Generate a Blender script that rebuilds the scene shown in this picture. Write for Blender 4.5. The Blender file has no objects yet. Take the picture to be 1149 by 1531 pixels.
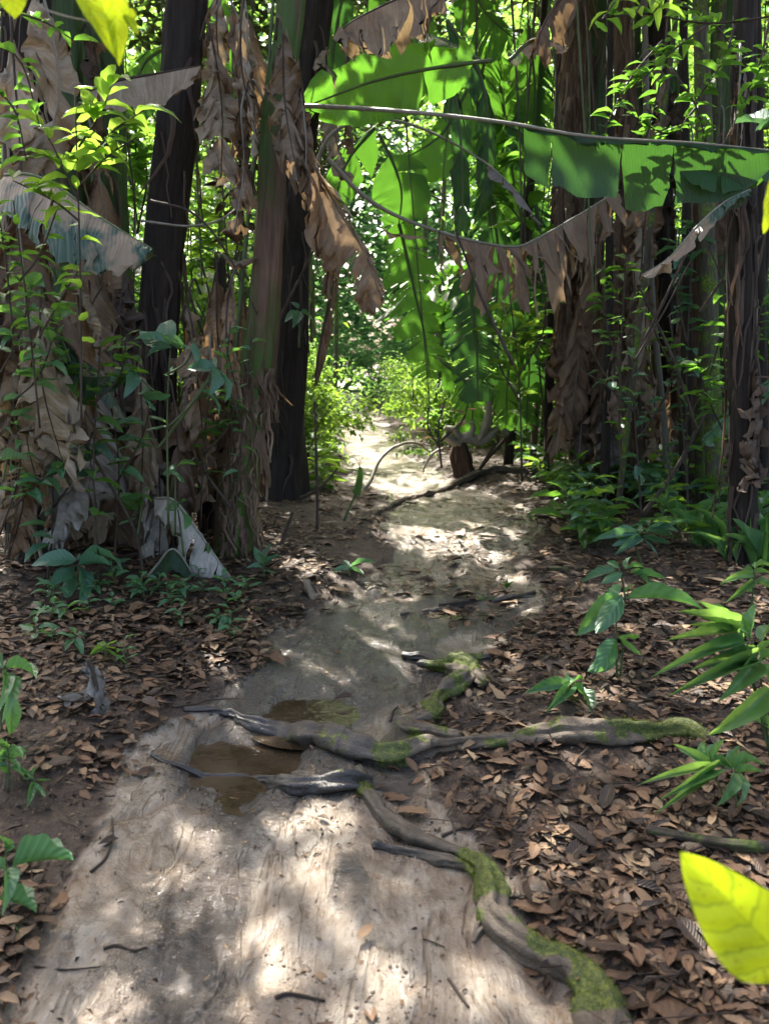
import bpy, math, random
import numpy as np
from mathutils import Vector, Matrix

# ------------------------------------------------------------------ camera, world, sun, exposure
S = bpy.context.scene
COL = S.collection
R = math.radians
FPX, CX, CY, PITCH, CAMZ = 1200.0, 574.5, 765.5, R(10.6), 1.45
cam_d = bpy.data.cameras.new('camera')
cam = bpy.data.objects.new('camera', cam_d); COL.objects.link(cam)
cam.location = (0, 0, CAMZ); cam.rotation_euler = (R(90) - PITCH, 0, 0)
cam_d.sensor_fit = 'VERTICAL'; cam_d.sensor_height = 36; cam_d.sensor_width = 27
cam_d.lens = 36 * FPX / 1531
cam_d.clip_start = 0.02; cam_d.clip_end = 1500
cam_d.dof.use_dof = True; cam_d.dof.focus_distance = 4.0; cam_d.dof.aperture_fstop = 3.6
S.camera = cam

SUN_EL, SUN_AZ = R(50), R(-20)          # azimuth measured from +Y (ahead) towards +X
SD = np.array([math.sin(SUN_AZ) * math.cos(SUN_EL), math.cos(SUN_AZ) * math.cos(SUN_EL), math.sin(SUN_EL)])
w = bpy.data.worlds.new('World'); S.world = w; w.use_nodes = True
nt = w.node_tree; bg = nt.nodes['Background']
sky = nt.nodes.new('ShaderNodeTexSky'); sky.sky_type = 'NISHITA'; sky.sun_disc = False
sky.sun_elevation = SUN_EL; sky.sun_rotation = SUN_AZ; sky.air_density = .8; sky.dust_density = 7.0; sky.ozone_density = .4
nt.links.new(sky.outputs[0], bg.inputs[0]); bg.inputs[1].default_value = 0.15
sl = bpy.data.lights.new('sun', 'SUN'); sl.energy = 4.6; sl.angle = R(0.53); sl.color = (1, 0.95, 0.86)
so = bpy.data.objects.new('sun', sl); COL.objects.link(so); so.location = (3, 10, 20)
so.rotation_euler = Vector(SD).to_track_quat('Z', 'Y').to_euler()
S.view_settings.view_transform = 'Standard'; S.view_settings.look = 'None'
S.view_settings.gamma = 1; S.view_settings.exposure = 2.25; S.view_settings.use_curve_mapping = False
S.cycles.use_denoising = True
S.cycles.max_bounces = 7; S.cycles.diffuse_bounces = 4; S.cycles.glossy_bounces = 3; S.cycles.transmission_bounces = 5
S.cycles.sample_clamp_indirect = 6; S.cycles.caustics_reflective = False; S.cycles.caustics_refractive = False

rng = np.random.default_rng(7)
random.seed(7)
U = rng.uniform

# ------------------------------------------------------------------ pixel helpers
cp, sp = math.cos(PITCH), math.sin(PITCH)
def ray(px, py):
    a = (px - CX) / FPX; b = -(py - CY) / FPX
    return np.array([a, cp + b * sp, -sp + b * cp])
def W(px, py, y):
    d = ray(px, py); return np.array([0, 0, CAMZ]) + d * (y / d[1])
def toscreen(P):
    P = np.atleast_2d(P); q = P - np.array([0, 0, CAMZ])
    z = q[:, 1] * cp - q[:, 2] * sp; u = q[:, 1] * sp + q[:, 2] * cp
    z = np.where(z < .05, .05, z)
    return CX + q[:, 0] / z * FPX, CY - u / z * FPX, z
def SC(y): return FPX / y       # approx pixels per metre at depth y

# ------------------------------------------------------------------ noise
def _h(ix, iy, s):
    n = (ix * 374761393 + iy * 668265263 + s * 1442695041) & 0x7fffffff
    n = ((n ^ (n >> 13)) * 1274126177) & 0x7fffffff
    return ((n ^ (n >> 16)) & 0xffff) / 65535.0
def noise(x, y, s=0):
    x = np.asarray(x, float); y = np.asarray(y, float)
    ix = np.floor(x).astype(np.int64); iy = np.floor(y).astype(np.int64)
    fx = x - ix; fy = y - iy; fx = fx * fx * (3 - 2 * fx); fy = fy * fy * (3 - 2 * fy)
    a = _h(ix, iy, s); b = _h(ix + 1, iy, s); c = _h(ix, iy + 1, s); d = _h(ix + 1, iy + 1, s)
    return (a + (b - a) * fx) * (1 - fy) + (c + (d - c) * fx) * fy - .5
def fbm(x, y, s=0, o=4):
    v = 0; a = 1
    for i in range(o):
        v = v + a * noise(x * 2 ** i, y * 2 ** i, s + i * 17); a *= .5
    return v
def sst(a, b, x):
    t = np.clip((x - a) / (b - a), 0, 1); return t * t * (3 - 2 * t)

# ------------------------------------------------------------------ terrain height
def G0(px, py):
    d = ray(px, py); t = CAMZ / -d[2]; return np.array([0, 0, CAMZ]) + d * t
EDGE = [(1531, 40, 905), (1400, 85, 770), (1300, 125, 720), (1200, 165, 620), (1130, 190, 600), (1060, 330, 640), (1000, 395, 690),
        (940, 430, 760), (900, 520, 800), (860, 570, 770), (820, 590, 780), (780, 590, 810), (740, 560, 720), (700, 515, 640),
        (680, 505, 605), (650, 512, 582), (615, 520, 562), (590, 512, 535)]
_e = []
for py_, l_, r_ in EDGE:
    a_ = G0(l_, py_); b_ = G0(r_, py_); _e.append((a_[1], a_[0], b_[0]))
_e.insert(0, (-8, -.8, .35)); _e.insert(1, (.8, -.75, .45))
_e.append((90, -6, -4))
_e = np.array(_e)
def path_s(x, y):
    """signed distance-like value across the path: <0 inside the mud"""
    l = np.interp(y, _e[:, 0], _e[:, 1]); r = np.interp(y, _e[:, 0], _e[:, 2])
    c = (l + r) / 2; hw = (r - l) / 2
    return np.abs(x - c) - hw
def ell(px0, py0, px1, py1):
    """ground ellipse from a pixel box"""
    a = G0(px0, (py0 + py1) / 2); b = G0(px1, (py0 + py1) / 2); c = G0((px0 + px1) / 2, py0); d = G0((px0 + px1) / 2, py1)
    return (a[0] + b[0]) / 2, (c[1] + d[1]) / 2, abs(b[0] - a[0]) / 2, abs(c[1] - d[1]) / 2
PUD = [ell(280, 1082, 455, 1185) + (.055, 0.0), ell(385, 1026, 540, 1094) + (.045, 0.3), ell(620, 895, 700, 925) + (.028, 0.0),
       ell(320, 1178, 400, 1215) + (.018, 0.0)]
def crease(x, y):
    wx = x * 3.4 + 1.1 * noise(x * 2.3, y * 2.3, 160); wy = y * 1.15 + .8 * noise(x * 1.7, y * 1.7, 161)
    a = np.exp(-(noise(wx, wy, 162) / .045) ** 2); b_ = np.exp(-(noise(wx * 2.1 + 5, wy * 1.6, 163) / .05) ** 2)
    return np.maximum(a, .6 * b_) * sst(-.1, .12, fbm(x * 1.3, y * 1.3, 164, 2))
def pedge(x, y):
    return path_s(x, y) + (.10 + .22 * sst(4.4, 7, y)) * fbm(x * 2.2, y * 2.2, 3)
def gravel_at(x, y):
    g1 = np.exp(-((x - np.interp(y, [1.4, 3.2], [-.58, -.42]) - .05 * noise(y * 3, y * 0, 5)) / .085) ** 2) * (1 - sst(2.9, 3.4, y))
    return np.clip(g1 * 1.1 + sst(.12, .34, fbm(x * 2.1, y * 1.6, 140, 3)) * np.where(y < 3.3, .35, 1.) * (y < 9), 0, 1)
def hgt(x, y):
    x = np.asarray(x, float); y = np.asarray(y, float)
    s = pedge(x, y)
    k = sst(-.12, .35, s)
    far = sst(8, 16, y)
    z = .07 * k + .05 * np.clip(s - .3, 0, 4) + .025 * fbm(x * 1.3, y * 1.3, 9) + k * .03 * fbm(x * 4, y * 4, 12)
    # mud : streaks that run along the trail, prints and small clods
    m = 1 - k
    z = z + m * (.034 * fbm(x * 5 + 1.2 * noise(x * 1.5, y * 1.5, 5), y * 1.3, 31, 4) + .014 * fbm(x * 9, y * 7, 44, 3))
    gx = noise(x * 26 + 3 * noise(x * 2, y * 2, 62), y * 3.2, 61)
    z = z + m * .004 * gx * (1 - far) * sst(-.3, .3, fbm(x * 1.4, y * .9, 70, 2) + .12)
    z = z + m * .006 * np.clip(noise(x * 38, y * 38, 77) - .18, 0, 1) * sst(0, .3, fbm(x * 2, y * 2, 80, 2))
    ck = crease(x, y); z = z - m * .012 * ck * (1 - far)
    lump = gravel_at(x, y); z = z - m * lump * .008; z = z + m * lump * (.014 * fbm(x * 26, y * 22, 141, 3)) * (y < 10)
    z = z + m * .03 * sst(4.2, 6, y) * fbm(x * 6, y * 3.5, 150, 3) * (1 - far)
    for (cx, cy, rx, ry, dp, tw) in PUD:
        q = np.sqrt(((x - cx) / rx) ** 2 + ((y - cy) / ry) ** 2) + .42 * fbm(x * 5.5, y * 4, 21, 4)
        z = z - dp * (1 - sst(.55, 1.25, q))
    # sandy hump in the trail
    hx, hy = G0(690, 800)[:2]
    z = z + .06 * np.exp(-(((x - hx) / 1.0) ** 2 + ((y - hy) / .9) ** 2))
    # micro relief of the soil under the litter
    z = z + k * .012 * fbm(x * 14, y * 14, 91, 2) * (y < 12)
    return z
def G(px, py):
    p = G0(px, py); d = ray(px, py)
    for _ in range(8):
        z = float(hgt(p[0], p[1])); t = (CAMZ - z) / -d[2]; p = np.array([0, 0, CAMZ]) + d * t
    p[2] = float(hgt(p[0], p[1])); return p

# ------------------------------------------------------------------ sunflecks on the ground and on single leaves
SP = [(690, 805, 60, 26), (740, 800, 40, 22), (545, 690, 40, 12), (540, 645, 34, 22), (610, 800, 40, 14), (440, 1235, 80, 26), (470, 1215, 60, 16), (225, 1240, 45, 30), (300, 1230, 40, 22), (200, 1310, 26, 30), (380, 1335, 80, 12), (190, 1195, 30, 18), (470, 855, 60, 12),
      (540, 845, 40, 12), (400, 870, 30, 10), (620, 740, 40, 8), (60, 1420, 20, 20), (590, 1155, 50, 9), (890, 900, 30, 9), (770, 870, 20, 8), (700, 1185, 40, 7), (940, 1230, 60, 7)]
spots = []
for px, py, rx, ry in SP:
    g = G(px, py); gx = G(px + rx, py); gy = G(px, py - ry); spots.append((g[0], g[1], abs(gx[0] - g[0]) + .05, abs(gy[1] - g[1]) + .04))
for px, py, dd, r_ in [(190, 345, 4.25, .16), (110, 180, 3.6, .22), (170, 150, 3.6, .2), (60, 210, 3.6, .16), (560, 40, 5.6, .3), (515, 290, 5.7, .25), (250, 800, 5., .2), (330, 860, 4.9, .15), (812, 30, 5.4, .2), (620, 120, 6.4, .4), 
                      (1080, 970, 3.1, .22), (1110, 1010, 3., .15), (1000, 890, 3.4, .1), (950, 905, 3.4, .08), (60, 60, 6, .2), (60, 430, 6, .18), (30, 660, 5.5, .15), (120, 700, 5.3, .14), (330, 60, 6.5, .3), (400, 330, 5.9, .12), (700, 400, 6.8, .16), (790, 390, 7, .12),
                      (1020, 350, 4.6, .2), (950, 120, 5.2, .3), (1040, 130, 5.2, .3), (470, 60, 8, .3), (520, 850, 6., .15), (865, 440, 8, .2), (900, 560, 8, .15), (280, 560, 4.6, .15), (130, 830, 5.2, .14), (300, 430, 6.2, .2), (345, 600, 6., .15), (10, 1000, 2.9, .1), (60, 1280, 2.3, .08), (850, 690, 8.6, .3), (900, 740, 7.4, .22), (1000, 800, 6., .15), (785, 650, 9.5, .3), (880, 690, 7.8, .25), (1090, 760, 6.5, .2), (960, 840, 4.8, .1)]:
    q_ = W(px, py, dd); q_ = q_ - SD * (q_[2] / SD[2]); spots.append((q_[0], q_[1], r_, r_))
def lit_cull(P):
    """leaves that would stand in a sunfleck's way are left out: the gaps the sun comes through"""
    g = P - SD * (P[:, 2:3] / SD[2]); k = np.ones(len(P), bool)
    for (cx, cy, rx, ry) in spots:
        q = np.sqrt(((g[:, 0] - cx) / rx) ** 2 + ((g[:, 1] - cy) / ry) ** 2); k &= ~((q < 1.05) & (P[:, 2] > 1.6))
    return k

# ------------------------------------------------------------------ object helpers
def tag(o, label=None, cat=None, group=None, kind=None):
    if label: o['label'] = label
    if cat: o['category'] = cat
    if group: o['group'] = group
    if kind: o['kind'] = kind
    return o
def empty(name, loc, label=None, cat=None, group=None):
    o = bpy.data.objects.new(name, None); COL.objects.link(o); o.location = [float(c) for c in loc]; o.empty_display_size = .1
    return tag(o, label, cat, group)
def mesh(name, V, F, mat, uv=None, rnd=None, attrs=None, smooth=True):
    V = np.asarray(V, np.float32); F = np.asarray(F, np.int32); n = F.shape[1]
    me = bpy.data.meshes.new(name)
    me.vertices.add(len(V)); me.vertices.foreach_set('co', V.ravel())
    me.loops.add(F.size); me.loops.foreach_set('vertex_index', F.ravel())
    me.polygons.add(len(F)); me.polygons.foreach_set('loop_start', np.arange(0, F.size, n, dtype=np.int32))
    me.update(calc_edges=True)
    if smooth: me.polygons.foreach_set('use_smooth', np.ones(len(F), bool))
    if uv is not None:
        l = me.uv_layers.new(name='UVMap'); l.data.foreach_set('uv', np.asarray(uv, np.float32)[F.ravel()].ravel())
    if rnd is not None:
        a = me.attributes.new('rnd', 'FLOAT', 'POINT'); a.data.foreach_set('value', np.asarray(rnd, np.float32))
    for k, v in (attrs or {}).items():
        a = me.attributes.new(k, 'FLOAT', 'POINT'); a.data.foreach_set('value', np.asarray(v, np.float32))
    me.materials.append(mat)
    return me
def link(name, me, parent=None, loc=None, mw=None):
    o = bpy.data.objects.new(name, me); COL.objects.link(o)
    if parent: o.parent = parent
    if loc is not None: o.location = [float(c) for c in loc]
    if mw is not None: o.matrix_basis = mw
    return o
def joinVF(parts):
    Vs, Fs, off = [], [], 0
    for V, F in parts:
        Vs.append(V); Fs.append(F + off); off += len(V)
    return np.concatenate(Vs), np.concatenate(Fs)
def catmull(P, n):
    P = np.asarray(P, float)
    if len(P) == 2: return P[0] + (P[1] - P[0]) * np.linspace(0, 1, n)[:, None]
    d = np.r_[0, np.cumsum(np.linalg.norm(np.diff(P[:, :3], axis=0), axis=1))]; d /= d[-1]
    Q = np.vstack([2 * P[0] - P[1], P, 2 * P[-1] - P[-2]])
    out = []
    for t in np.linspace(0, 1, n):
        i = min(np.searchsorted(d, t, side='right') - 1, len(P) - 2); i = max(i, 0)
        u = (t - d[i]) / max(d[i + 1] - d[i], 1e-9)
        p0, p1, p2, p3 = Q[i], Q[i + 1], Q[i + 2], Q[i + 3]
        out.append(.5 * ((2 * p1) + (-p0 + p2) * u + (2 * p0 - 5 * p1 + 4 * p2 - p3) * u * u + (-p0 + 3 * p1 - 3 * p2 + p3) * u ** 3))
    return np.array(out)
def frames(P):
    T = np.gradient(P, axis=0); T /= np.linalg.norm(T, axis=1)[:, None] + 1e-9
    ref = np.array([0, 0, 1.]) if abs(T[0][2]) < .9 else np.array([0, 1., 0])
    N = []; n = np.cross(T[0], ref); n /= np.linalg.norm(n)
    for t in T:
        n = n - t * np.dot(n, t); n /= np.linalg.norm(n) + 1e-9; N.append(n)
    N = np.array(N); return T, N, np.cross(T, N)
def tube(P, rad, seg=8, rough=0.0, ribs=0, ribamp=0., seed=0, nf=3.0, caps=True):
    """swept tube with noisy, ribbed section -> V,F,uv"""
    P = np.asarray(P, float); n = len(P); rad = np.broadcast_to(np.asarray(rad, float), (n,))
    T, N, B = frames(P)
    th = np.linspace(0, 2 * np.pi, seg, endpoint=False)
    L = np.r_[0, np.cumsum(np.linalg.norm(np.diff(P, axis=0), axis=1))]
    rr = rad[:, None] * np.ones((1, seg))
    if ribs: rr = rr * (1 + ribamp * (np.abs(np.sin(th * ribs / 2 + .6 * noise(L * .8, L * 0 + seed, 3)[:, None] * 2)) - .5))
    if rough:
        rr = rr * (1 + rough * fbm(np.cos(th)[None] * 1.6 + seed * 7.1 + 0 * L[:, None], L[:, None] * nf / max(rad.mean() * 12, .05) + np.sin(th)[None] * 1.6, seed, 3) * 2)
    V = P[:, None] + rr[..., None] * (np.cos(th)[None, :, None] * N[:, None] + np.sin(th)[None, :, None] * B[:, None])
    V = V.reshape(-1, 3)
    i = np.arange(n - 1)[:, None] * seg; j = np.arange(seg)[None]; k = (j + 1) % seg
    F = np.stack([i + j, i + k, i + seg + k, i + seg + j], -1).reshape(-1, 4)
    uv = np.stack([np.broadcast_to(L[:, None], (n, seg)), np.broadcast_to(th[None] / 6.283, (n, seg))], -1).reshape(-1, 2)
    if caps:
        c0 = len(V); V = np.vstack([V, P[0], P[-1]]); uv = np.vstack([uv, [0, 0], [L[-1], 0]])
        j = np.arange(0, seg, 2)
        f0 = np.stack([np.full_like(j, c0), (j + 2) % seg, (j + 1) % seg, j], -1)
        b = (n - 1) * seg
        f1 = np.stack([np.full_like(j, c0 + 1), b + j, b + (j + 1) % seg, b + (j + 2) % seg], -1)
        F = np.vstack([F, f0, f1])
    return V, F, uv
def tube_obj(name, P, rad, mat, parent=None, base=None, **k):
    V, F, uv = tube(P, rad, **k)
    if base is not None: V = V - np.asarray(base)
    return link(name, mesh(name, V, F, mat, uv), parent)

# ------------------------------------------------------------------ materials
def newmat(name):
    m = bpy.data.materials.new(name); m.use_nodes = True; t = m.node_tree
    for n in list(t.nodes): t.nodes.remove(n)
    return m, t
class NB:
    def __init__(s, t): s.t = t
    def n(s, typ, **k):
        x = s.t.nodes.new(typ)
        for a, b in k.items():
            if a.startswith('_'): x.inputs[a[1:]].default_value = b
            else: setattr(x, a, b)
        return x
    def l(s, a, b): s.t.links.new(a, b)
    def noise(s, vec, scale, detail=4, rough=.55, dist=0):
        x = s.n('ShaderNodeTexNoise'); x.inputs['Scale'].default_value = scale; x.inputs['Detail'].default_value = detail
        x.inputs['Roughness'].default_value = rough; x.inputs['Distortion'].default_value = dist
        if vec is not None: s.l(vec, x.inputs['Vector'])
        return x.outputs['Fac']
    def mapv(s, vec, sc):
        x = s.n('ShaderNodeMapping'); x.inputs['Scale'].default_value = sc; s.l(vec, x.inputs['Vector']); return x.outputs[0]
    def ramp(s, fac, stops):
        x = s.n('ShaderNodeValToRGB'); e = x.color_ramp.elements
        while len(e) < len(stops): e.new(.5)
        for q, (p, c) in zip(e, stops): q.position = p; q.color = (c[0], c[1], c[2], 1) if not isinstance(c, (int, float)) else (c, c, c, 1)
        s.l(fac, x.inputs[0]); return x.outputs[0]
    def math(s, op, a, b=0.0, clamp=False):
        x = s.n('ShaderNodeMath', operation=op, use_clamp=clamp)
        for i, v in enumerate((a, b)):
            if isinstance(v, (int, float)): x.inputs[i].default_value = v
            else: s.l(v, x.inputs[i])
        return x.outputs[0]
    def mix(s, f, a, b, bt='MIX'):
        x = s.n('ShaderNodeMix', data_type='RGBA', blend_type=bt)
        for i, v in ((0, f), (6, a), (7, b)):
            if isinstance(v, (int, float)): x.inputs[i].default_value = v
            elif isinstance(v, tuple): x.inputs[i].default_value = (*v, 1)
            else: s.l(v, x.inputs[i])
        return x.outputs[2]
    def bump(s, hgt, strength, dist=.01, prev=None):
        x = s.n('ShaderNodeBump'); x.inputs['Strength'].default_value = strength; x.inputs['Distance'].default_value = dist
        s.l(hgt, x.inputs['Height'])
        if prev is not None: s.l(prev, x.inputs['Normal'])
        return x.outputs[0]
    def attr(s, name): return s.n('ShaderNodeAttribute', attribute_name=name).outputs['Fac']
    def pos(s): return s.n('ShaderNodeNewGeometry').outputs['Position']
    def obj(s): return s.n('ShaderNodeTexCoord').outputs['Object']
    def uv(s): return s.n('ShaderNodeTexCoord').outputs['UV']
    def rnd(s):
        return s.math('FRACT', s.math('ADD', s.attr('rnd'), s.n('ShaderNodeObjectInfo').outputs['Random']))
    def out(s, sh): o = s.n('ShaderNodeOutputMaterial'); s.l(sh, o.inputs[0])
    def pr(s, col, rough, normal=None, spec=.5):
        p = s.n('ShaderNodeBsdfPrincipled')
        for nm, v in (('Base Color', col), ('Roughness', rough), ('Specular IOR Level', spec)):
            if isinstance(v, (int, float)): p.inputs[nm].default_value = v
            elif isinstance(v, tuple): p.inputs[nm].default_value = (*v, 1)
            else: s.l(v, p.inputs[nm])
        if normal is not None: s.l(normal, p.inputs['Normal'])
        return p.outputs[0]
    def mixsh(s, f, a, b):
        x = s.n('ShaderNodeMixShader')
        if isinstance(f, (int, float)): x.inputs[0].default_value = f
        else: s.l(f, x.inputs[0])
        s.l(a, x.inputs[1]); s.l(b, x.inputs[2]); return x.outputs[0]

def leafmat(name, cols, tcol, tf=.45, rough=.38, spec=.5, veins=0, spots=None, vstr=.4, vcol=None):
    """thin leaf: reflecting skin mixed with light coming through"""
    m, t = newmat(name); b = NB(t)
    r = b.rnd(); n = b.noise(b.obj(), 9, 3)
    f = b.math('ADD', b.math('MULTIPLY', r, .75), b.math('MULTIPLY', n, .4))
    f = b.math('SUBTRACT', f, .08, True)
    col = b.ramp(f, [(i / (len(cols) - 1), c) for i, c in enumerate(cols)])
    tc = b.mix(f, tuple(x * .62 for x in tcol), tuple(min(1, x * 1.25) for x in tcol))
    nor = None
    if veins:
        sx = b.n('ShaderNodeSeparateXYZ'); b.l(b.uv(), sx.inputs[0])
        v = b.math('SUBTRACT', sx.outputs[1], .5); av = b.math('ABSOLUTE', v)
        ph = b.math('SUBTRACT', sx.outputs[0], b.math('MULTIPLY', av, .45 if veins < 30 else .12))
        if vcol: ph = b.math('ADD', ph, b.math('MULTIPLY', b.noise(b.obj(), 5, 2), .12))
        wv = b.math('SINE', b.math('MULTIPLY', ph, veins * 6.283))
        line = b.math('SUBTRACT', 1.0, b.math('MULTIPLY', b.math('ADD', wv, 1.0), 2.2 if not vcol else 9.0), True)
        mid = b.math('SUBTRACT', 1.0, b.math('MULTIPLY', av, 45.0 if not vcol else 70.0), True)
        ln = b.math('MAXIMUM', line, mid)
        nor = b.bump(b.math('ADD', b.math('MULTIPLY', wv, .5), b.math('MULTIPLY', n, .4)), vstr, .004)
        col = b.mix(b.math('MULTIPLY', ln, .35), col, vcol or tuple(min(1, c * 1.9 + .02) for c in cols[-1]))
        tc = b.mix(b.math('MULTIPLY', ln, .45 if not vcol else .55), tc, vcol or tuple(c * .45 for c in tcol))
    if spots:
        sc, th, sc2 = spots
        q = b.noise(b.obj(), sc, 4, .6)
        msk = b.ramp(q, [(th, 0.), (th + .05, 1.)])
        col = b.mix(msk, col, sc2); tc = b.mix(msk, tc, tuple(c * .8 for c in sc2))
    if nor is None: nor = b.bump(n, .25, .01)
    p = b.pr(col, rough, nor, spec)
    tr = b.n('ShaderNodeBsdfTranslucent'); b.l(tc, tr.inputs[0])
    b.out(b.mixsh(tf, p, tr.outputs[0])); return m

M = {}
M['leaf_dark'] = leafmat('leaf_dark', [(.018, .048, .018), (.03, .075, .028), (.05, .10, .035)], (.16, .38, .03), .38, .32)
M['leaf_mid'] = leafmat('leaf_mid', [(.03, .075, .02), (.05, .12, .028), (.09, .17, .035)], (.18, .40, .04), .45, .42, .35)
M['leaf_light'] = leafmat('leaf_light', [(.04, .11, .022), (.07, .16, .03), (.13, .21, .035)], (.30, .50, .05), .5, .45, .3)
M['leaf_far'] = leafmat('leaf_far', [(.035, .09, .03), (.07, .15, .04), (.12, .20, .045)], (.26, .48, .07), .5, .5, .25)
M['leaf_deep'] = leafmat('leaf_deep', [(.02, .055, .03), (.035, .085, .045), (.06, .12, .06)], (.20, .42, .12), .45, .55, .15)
M['leaf_hero'] = leafmat('leaf_hero', [(.035, .10, .05), (.06, .16, .07), (.09, .20, .08)], (.24, .52, .08), .35, .33, .5, veins=7)
M['leaf_blue'] = leafmat('leaf_blue', [(.03, .085, .055), (.05, .13, .08), (.07, .16, .09)], (.2, .45, .12), .3, .30, .6, veins=8)
M['leaf_narrow'] = leafmat('leaf_narrow', [(.05, .14, .05), (.08, .20, .06), (.13, .25, .07)], (.35, .6, .1), .38, .35, .5, veins=3)
M['leaf_yellow'] = leafmat('leaf_yellow', [(.13, .24, .012), (.24, .33, .012), (.42, .40, .02)], (.6, .78, .02), .55, .45, .3, veins=6, spots=(11, .63, (.28, .12, .02)), vcol=(.12, .22, .02), vstr=.8)
M['canopy'] = leafmat('canopy', [(.04, .055, .02), (.05, .075, .025), (.07, .09, .03)], (.06, .08, .03), .1, .45, .3)  # dull leaves of the added overhead shade, little green let through
M['frond_green'] = leafmat('frond_green', [(.02, .07, .015), (.03, .09, .02), (.045, .11, .025)], (.11, .29, .022), .42, .4, .35, veins=60, vstr=.5)
M['frond_dark'] = leafmat('frond_dark', [(.012, .04, .012), (.018, .05, .018), (.03, .065, .022)], (.055, .16, .02), .4, .38, .4, veins=60, vstr=.5)
M['frond_grey'] = leafmat('frond_grey', [(.03, .07, .05), (.055, .095, .07), (.10, .14, .10)], (.14, .2, .08), .2, .38, .3, veins=40, vstr=.5, spots=(2.0, .47, (.28, .21, .14)))
def deadmat(name, cols, tcol, tf=.18, rough=.65, veins=45):
    m, t = newmat(name); b = NB(t)
    n = b.noise(b.obj(), 3.5, 5, .6, .6); r = b.rnd()
    u = b.mapv(b.uv(), (veins, .8, 1)); st = b.noise(u, 1.0, 5, .7)
    f = b.math('ADD', b.math('MULTIPLY', n, .7), b.math('ADD', b.math('MULTIPLY', r, .45), b.math('MULTIPLY', st, .8)))
    f = b.math('SUBTRACT', b.math('MULTIPLY', f, 1.25), .68, True)
    col = b.ramp(f, [(i / (len(cols) - 1), c) for i, c in enumerate(cols)])
    h = b.math('ADD', b.math('MULTIPLY', st, .7), b.noise(b.obj(), 30, 4))
    p = b.pr(col, rough, b.bump(h, .9, .010), .35)
    tr = b.n('ShaderNodeBsdfTranslucent'); tr.inputs[0].default_value = (*tcol, 1)
    b.out(b.mixsh(tf, p, tr.outputs[0])); return m
M['dead_tan'] = deadmat('dead_tan', [(.05, .034, .022), (.14, .10, .064), (.29, .225, .15), (.50, .42, .31)], (.4, .28, .14))
M['dead_brown'] = deadmat('dead_brown', [(.03, .019, .012), (.095, .06, .037), (.21, .14, .085), (.38, .28, .185)], (.32, .2, .09))
M['dead_mid'] = deadmat('dead_mid', [(.05, .032, .02), (.15, .098, .062), (.27, .185, .122), (.42, .32, .22)], (.36, .24, .13))
M['dead_dark'] = deadmat('dead_dark', [(.022, .015, .011), (.05, .034, .024), (.10, .07, .05), (.17, .12, .085)], (.15, .08, .03), .1)
M['dead_grey'] = deadmat('dead_grey', [(.06, .05, .042), (.17, .15, .13), (.30, .27, .23), (.45, .42, .37)], (.2, .15, .1), .1, .5)

def littermat():
    m, t = newmat('litter'); b = NB(t)
    r = b.rnd(); n = b.noise(b.obj(), 18, 4)
    f = b.math('ADD', b.math('MULTIPLY', b.math('POWER', r, 1.25), .88), b.math('MULTIPLY', b.math('SUBTRACT', n, .5), .25), True)
    col = b.ramp(f, [(0, (.02, .012, .008)), (.20, (.04, .024, .014)), (.38, (.08, .045, .025)), (.57, (.13, .072, .038)), (.74, (.175, .11, .06)),
                     (.88, (.24, .17, .10)), (.95, (.33, .26, .165)), (1, (.08, .065, .05))])
    sx = b.n('ShaderNodeSeparateXYZ'); b.l(b.uv(), sx.inputs[0])
    av = b.math('ABSOLUTE', b.math('SUBTRACT', sx.outputs[1], .5))
    wv = b.math('SINE', b.math('MULTIPLY', b.math('SUBTRACT', sx.outputs[0], b.math('MULTIPLY', av, .5)), 62.0))
    mid = b.math('SUBTRACT', 1.0, b.math('MULTIPLY', av, 30.0), True)
    col = b.mix(b.math('MULTIPLY', mid, .4), col, (.3, .2, .12))
    nor = b.bump(b.math('ADD', b.math('MULTIPLY', wv, .35), b.math('MULTIPLY', n, .8)), .5, .003)
    ro = b.ramp(r, [(0, .35), (.5, .55), (1, .7)])
    b.out(b.pr(col, ro, nor, .28)); return m
M['litter'] = littermat()

def barkmat(name, cols, streak=14, rough=.8, moss=0.0, green=None, bumps=.8):
    m, t = newmat(name); b = NB(t)
    u = b.mapv(b.uv(), (.9, streak, 1)); st = b.noise(u, 2.0, 6, .65, .4)
    n = b.noise(b.obj(), 3, 4); fine = b.noise(b.mapv(b.obj(), (30, 30, 3)), 1.5, 5, .6)
    f = b.math('ADD', b.math('MULTIPLY', st, .55), b.math('ADD', b.math('MULTIPLY', n, .3), b.math('MULTIPLY', fine, .4)))
    f = b.math('SUBTRACT', b.math('MULTIPLY', f, 1.8), .62, True)
    col = b.ramp(f, [(i / (len(cols) - 1), c) for i, c in enumerate(cols)])
    if green:
        gm = b.ramp(b.noise(b.mapv(b.obj(), (2.5, 2.5, .6)), 1.3, 3), [(.43, 0.), (.56, 1.)])
        col = b.mix(b.math('MULTIPLY', gm, green[1]), col, green[0])
    if moss:
        q = b.noise(b.obj(), 6, 5, .65); mm = b.ramp(q, [(.62 - moss * .3, 0.), (.72 - moss * .3, 1.)])
        mc = b.ramp(b.noise(b.obj(), 60, 3), [(.3, (.03, .05, .008)), (.5, (.08, .13, .015)), (.7, (.16, .22, .03))])
        col = b.mix(mm, col, mc)
    h = b.math('ADD', st, b.math('MULTIPLY', fine, .8))
    b.out(b.pr(col, rough, b.bump(h, bumps, .015), .3)); return m
M['trunk_dark'] = barkmat('trunk_dark', [(.007, .006, .005), (.016, .012, .009), (.036, .027, .02), (.12, .085, .06)])
M['trunk_brown'] = barkmat('trunk_brown', [(.016, .011, .008), (.065, .042, .027), (.16, .105, .066), (.33, .235, .155)])
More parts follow.
